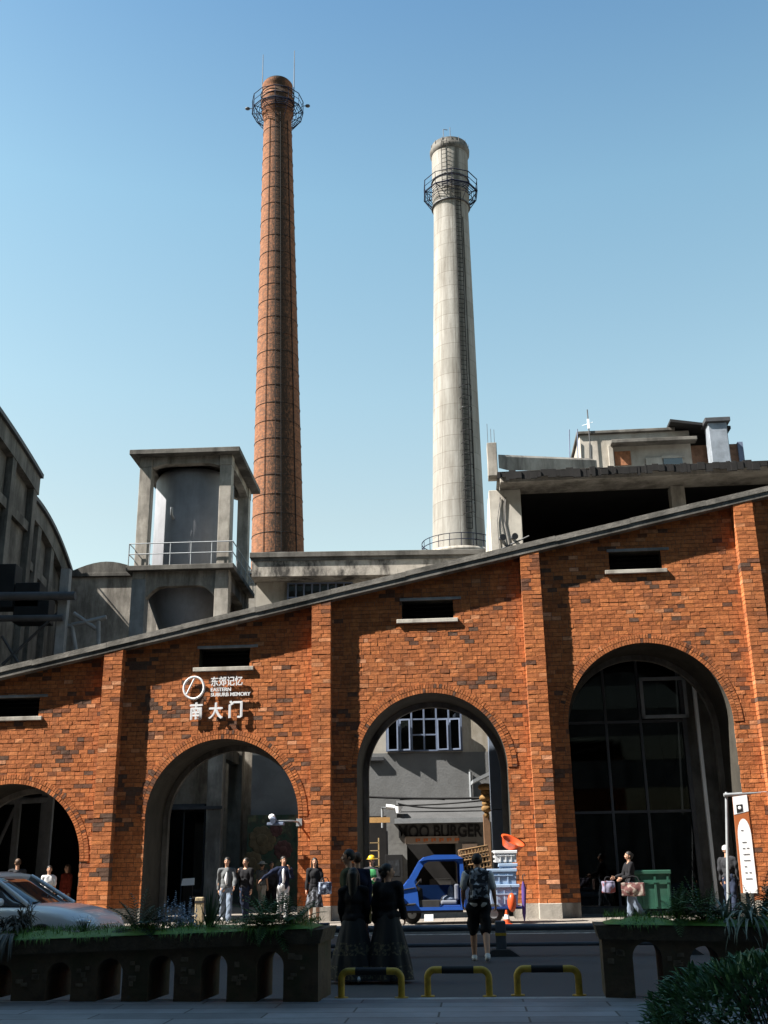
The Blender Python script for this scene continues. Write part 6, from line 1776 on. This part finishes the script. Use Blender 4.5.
def plant(name, label, cat, pt, parts):
    t = thing(name, label, cat, pt)
    for nm, b, m in parts: b.build(nm, m, t)
    return t
rn = random.Random(4)
# moss and short grass growing along both planter tops, spilling over the front
def moss(which, s0, s1, name):
    P, top, L_ = (p0L, topL, LL) if which == 'L' else (p0R, topR, 3.6)
    n = Vector((-dirL.y, dirL.x, 0)); b = MB(); mb = MB()
    k = 30; m_ = 8
    vs = []
    for i in range(k + 1):
        s = s0 + (s1 - s0) * i / k
        for j in range(m_ + 1):
            y = -.06 + .70 * j / m_
            h = .012 + (.10 * math.sin(math.pi * j / m_) ** .6) * (.55 + .7 * noise.noise(Vector((s * 2.2, y * 3, 1.7)))) * (1 if 0 < i < k else .1)
            q = P + dirL * s + n * y; vs.append(Vector((q.x, q.y, P.z + top(s) + h)))
    mb.add(vs, [(i * (m_ + 1) + j, (i + 1) * (m_ + 1) + j, (i + 1) * (m_ + 1) + j + 1, i * (m_ + 1) + j + 1) for i in range(k) for j in range(m_)], True)
    for q_ in range(int(2600 * (s1 - s0) / 5)):
        s = rn.uniform(s0, s1); y = rn.uniform(-.07, .6) if rn.random() > .14 else -.06
        q = P + dirL * s + n * y; z = P.z + top(s) + .02 + .07 * max(0, math.sin(math.pi * min(1, max(0, (y + .06) / .7)))) ** .6
        patch = noise.noise(Vector((s * 1.7, 3.3, 0)))
        if y < -.05:
            if patch < .05: continue
            blade(b, (q.x, q.y, z), (rn.uniform(-.4, .4), -.8, rn.uniform(-.3, .5)), rn.uniform(.05, .14 + .1 * max(0, patch)), .008, 2.6, 4)
        else: blade(b, (q.x, q.y, z), (rn.uniform(-.6, .6), rn.uniform(-.8, .4), 1), rn.uniform(.04, .12), .007, 1.2, 3)
    o = mb.build(name, LF['moss']); tag(o, kind='stuff'); o['label'] = 'bright green moss mat along the top of the ' + ('left' if which == 'L' else 'right') + ' planter'
    g = b.build('moss_blades', LF['moss']); tag(g, kind='stuff'); g['label'] = 'short grassy moss blades on the ' + ('left' if which == 'L' else 'right') + ' planter'
moss('L', 0.1, LL - .05, 'moss'); moss('R', 0.05, 3.55, 'moss')
# left planter
pt = on_planter('L', 10)
b = MB(); st = MB()
for i in range(26):
    d = Vector((rn.uniform(-1, 1), rn.uniform(-1, .6), rn.uniform(.1, 1))); rosette(b, (d.x * .18, d.y * .15, .05 + .2 * abs(d.z)), 5, .28, .035, 2.6, (.4, 1.5), rn)
for i in range(18): blade(b, (rn.uniform(-.25, .2), -.28, .06), (rn.uniform(-.3, .3), -.6, .2), rn.uniform(.35, .6), .05, 3.2)
plant('drooping_shrub', 'greyish drooping shrub at the far left end of the left planter', 'plant', pt, [('foliage', b, LF['dry'])])
pt = on_planter('L', 32)
b = MB()
for i in range(7):
    a = rn.uniform(-.5, .5); st_ = Vector((rn.uniform(-.15, .15), 0, 0)); tip = st_ + Vector((a * .3, rn.uniform(-.1, .1), rn.uniform(.3, .45))); b.tube([st_, st_.lerp(tip, .5) + Vector((.02, 0, 0)), tip], .008, 5, rr=[.012, .009, .005])
    for j in range(4): q = st_.lerp(tip, .4 + .15 * j); b.tube([q, q + Vector((rn.uniform(-.1, .1), 0, .1))], .005, 4)
plant('bare_shrub', 'leafless grey twiggy shrub on the left planter before the car door', 'plant', pt, [('twigs', b, LF['dry'])])
pt = on_planter('L', 84)
b = MB(); rosette(b, (0, 0, 0), 60, .28, .012, .9, (.1, .9), rn)
plant('grass_tuft', 'dark wispy grass tuft on the left planter before the car headlamp', 'plant', pt, [('blades', b, LF['dark'])])
def big_fern(px, which, label, n, L_, w_, m, name='fern', dy=.28, spread=(.2, 1.25), droop=1.1):
    pt = on_planter(which, px, dy); b = MB()
    for i in range(n):
        a = rn.uniform(0, 2 * math.pi); t = rn.uniform(*spread)
        frond(b, (math.cos(a) * .03, math.sin(a) * .03, .02), Vector((math.cos(a) * math.sin(t), math.sin(a) * math.sin(t), math.cos(t))), L_ * rn.uniform(.7, 1.1), w_, droop * rn.uniform(.6, 1.3))
    return plant(name, label, 'plant', pt, [('fronds', b, m)])
big_fern(140, 'L', 'dark palm like plant on the left planter beside the car bonnet', 22, .55, .13, LF['dark'], 'cycad', droop=1.3)
pt = on_planter('L', 152); b = MB(); rosette(b, (0, -.1, .05), 16, .14, .035, 1.0, (.3, 1.4), rn)
plant('golden_plant', 'little golden leaved plant beside the dark palm like plant', 'plant', pt, [('leaves', b, LF['gold'])])
for px, n, hh, lab in ((169, 13, .55, 'tall silvery blue spire plant nearest the dark palm like plant'), (186, 11, .42, 'silvery blue spire plant between its taller twin and the sword leaves')):
    pt = on_planter('L', px); b = MB()
    for i in range(n):
        x, y = rn.uniform(-.16, .16), rn.uniform(-.12, .12); h = hh * rn.uniform(.5, 1.1) * (1 - abs(x) * 2)
        for j in range(22):
            u = j / 22; a = rn.uniform(0, 6.28); blade(b, (x, y, h * u), (math.cos(a), math.sin(a), .6), .10 * (1.15 - u), .022, .4, 3)
    plant('silver_spire_plant', lab, 'plant', pt, [('foliage', b, LF['silver'])])
pt = on_planter('L', 209); b = MB(); rosette(b, (0, 0, 0), 26, .52, .035, .25, (.05, .75), rn)
plant('sword_plant', 'upright sword leaved plant in the middle of the left planter', 'plant', pt, [('leaves', b, LF['dark'])])
big_fern(268, 'L', 'broad feathery green fern right of the sword leaves on the left planter', 40, .55, .10, LF['fern'], dy=.2, spread=(.15, 1.5), droop=1.2)
big_fern(292, 'L', 'feathery green fern nearest the right end of the left planter', 26, .50, .10, LF['fern'], dy=.3, spread=(.15, 1.3))
pt = on_planter('L', 262, .02); b = MB()
for i in range(16): frond(b, (rn.uniform(-.2, .2), 0, .03), (rn.uniform(-.6, .6), -1, .1), rn.uniform(.2, .32), .05, 2.6, 9)
plant('trailing_fern', 'small fern trailing over the front edge of the left planter', 'plant', pt, [('fronds', b, LF['fern'])])
# right planter
big_fern(678, 'R', 'large dark fern with fine fronds at the middle of the right planter', 30, .54, .10, LF['fern'], spread=(.15, 1.3), droop=1.2)
big_fern(640, 'R', 'small low fern on the left end of the right planter', 18, .30, .08, LF['fern'], spread=(.3, 1.4))
big_fern(708, 'R', 'bright fern right of the large dark fern on the right planter', 26, .55, .09, LF['fern'], dy=.4, spread=(.1, 1.2))
pt = on_planter('R', 728, .22); b = MB(); rosette(b, (0, 0, .02), 46, .54, .034, 2.4, (.2, 1.3), rn)
plant('spider_plant', 'arching striped spider plant right of the bright fern', 'plant', pt, [('blades', b, LF['pale'])])
pt = on_planter('R', 752, .12); b = MB(); rosette(b, (0, 0, .05), 50, .56, .036, 3.0, (.2, 1.4), rn)
plant('spider_plant', 'pale striped spider plant drooping over the planter front near the picture edge', 'plant', pt, [('blades', b, LF['pale'])])
big_fern(762, 'R', 'dark fern behind the drooping spider plant at the right planter end', 30, .6, .1, LF['dark'], dy=.5, spread=(.1, 1.3))
# clipped shrub in the near right corner
sc = at(776, 1015, 9.2)
shr = thing('shrub', 'dense dark green leafy shrub in the near right corner', 'shrub', (sc.x + .05, 9.2, .12))
b = MB(); st = MB()
top_z = at(768, 956, 9.0).z - .12
for i in range(60):
    a = rn.uniform(0, 6.28); rr_ = rn.uniform(0, .8); st.tube([(0.1 * math.cos(a), .1 * math.sin(a), 0), (rr_ * .6 * math.cos(a), rr_ * .6 * math.sin(a), top_z * .5), (rr_ * math.cos(a), rr_ * math.sin(a), top_z * .85)], .008, 4)
for i in range(5200):
    a = rn.uniform(0, 6.28); cz = rn.uniform(-.25, 1); ph = math.sqrt(max(0, 1 - cz * cz))
    lump = 1 + .16 * noise.noise(Vector((math.cos(a) * ph * 2.6, math.sin(a) * ph * 2.6, cz * 2.6 + 4)))
    rad = rn.uniform(.72, 1.04) ** .7 * lump
    p = Vector((math.cos(a) * ph * 1.02 * rad, math.sin(a) * ph * .85 * rad, max(.05, top_z * .36 + cz * rad * top_z * .62)))
    o = Vector((math.cos(a) * ph, math.sin(a) * ph, cz * .8 + .35)) + Vector((rn.uniform(-.7, .7), rn.uniform(-.7, .7), rn.uniform(-.5, .7)))
    blade(b, p, o, rn.uniform(.06, .11), rn.uniform(.028, .042), .6, 3, .3)
b.build('leaves', LF['shrub'], shr); st.build('stems', LF['stem'], shr)
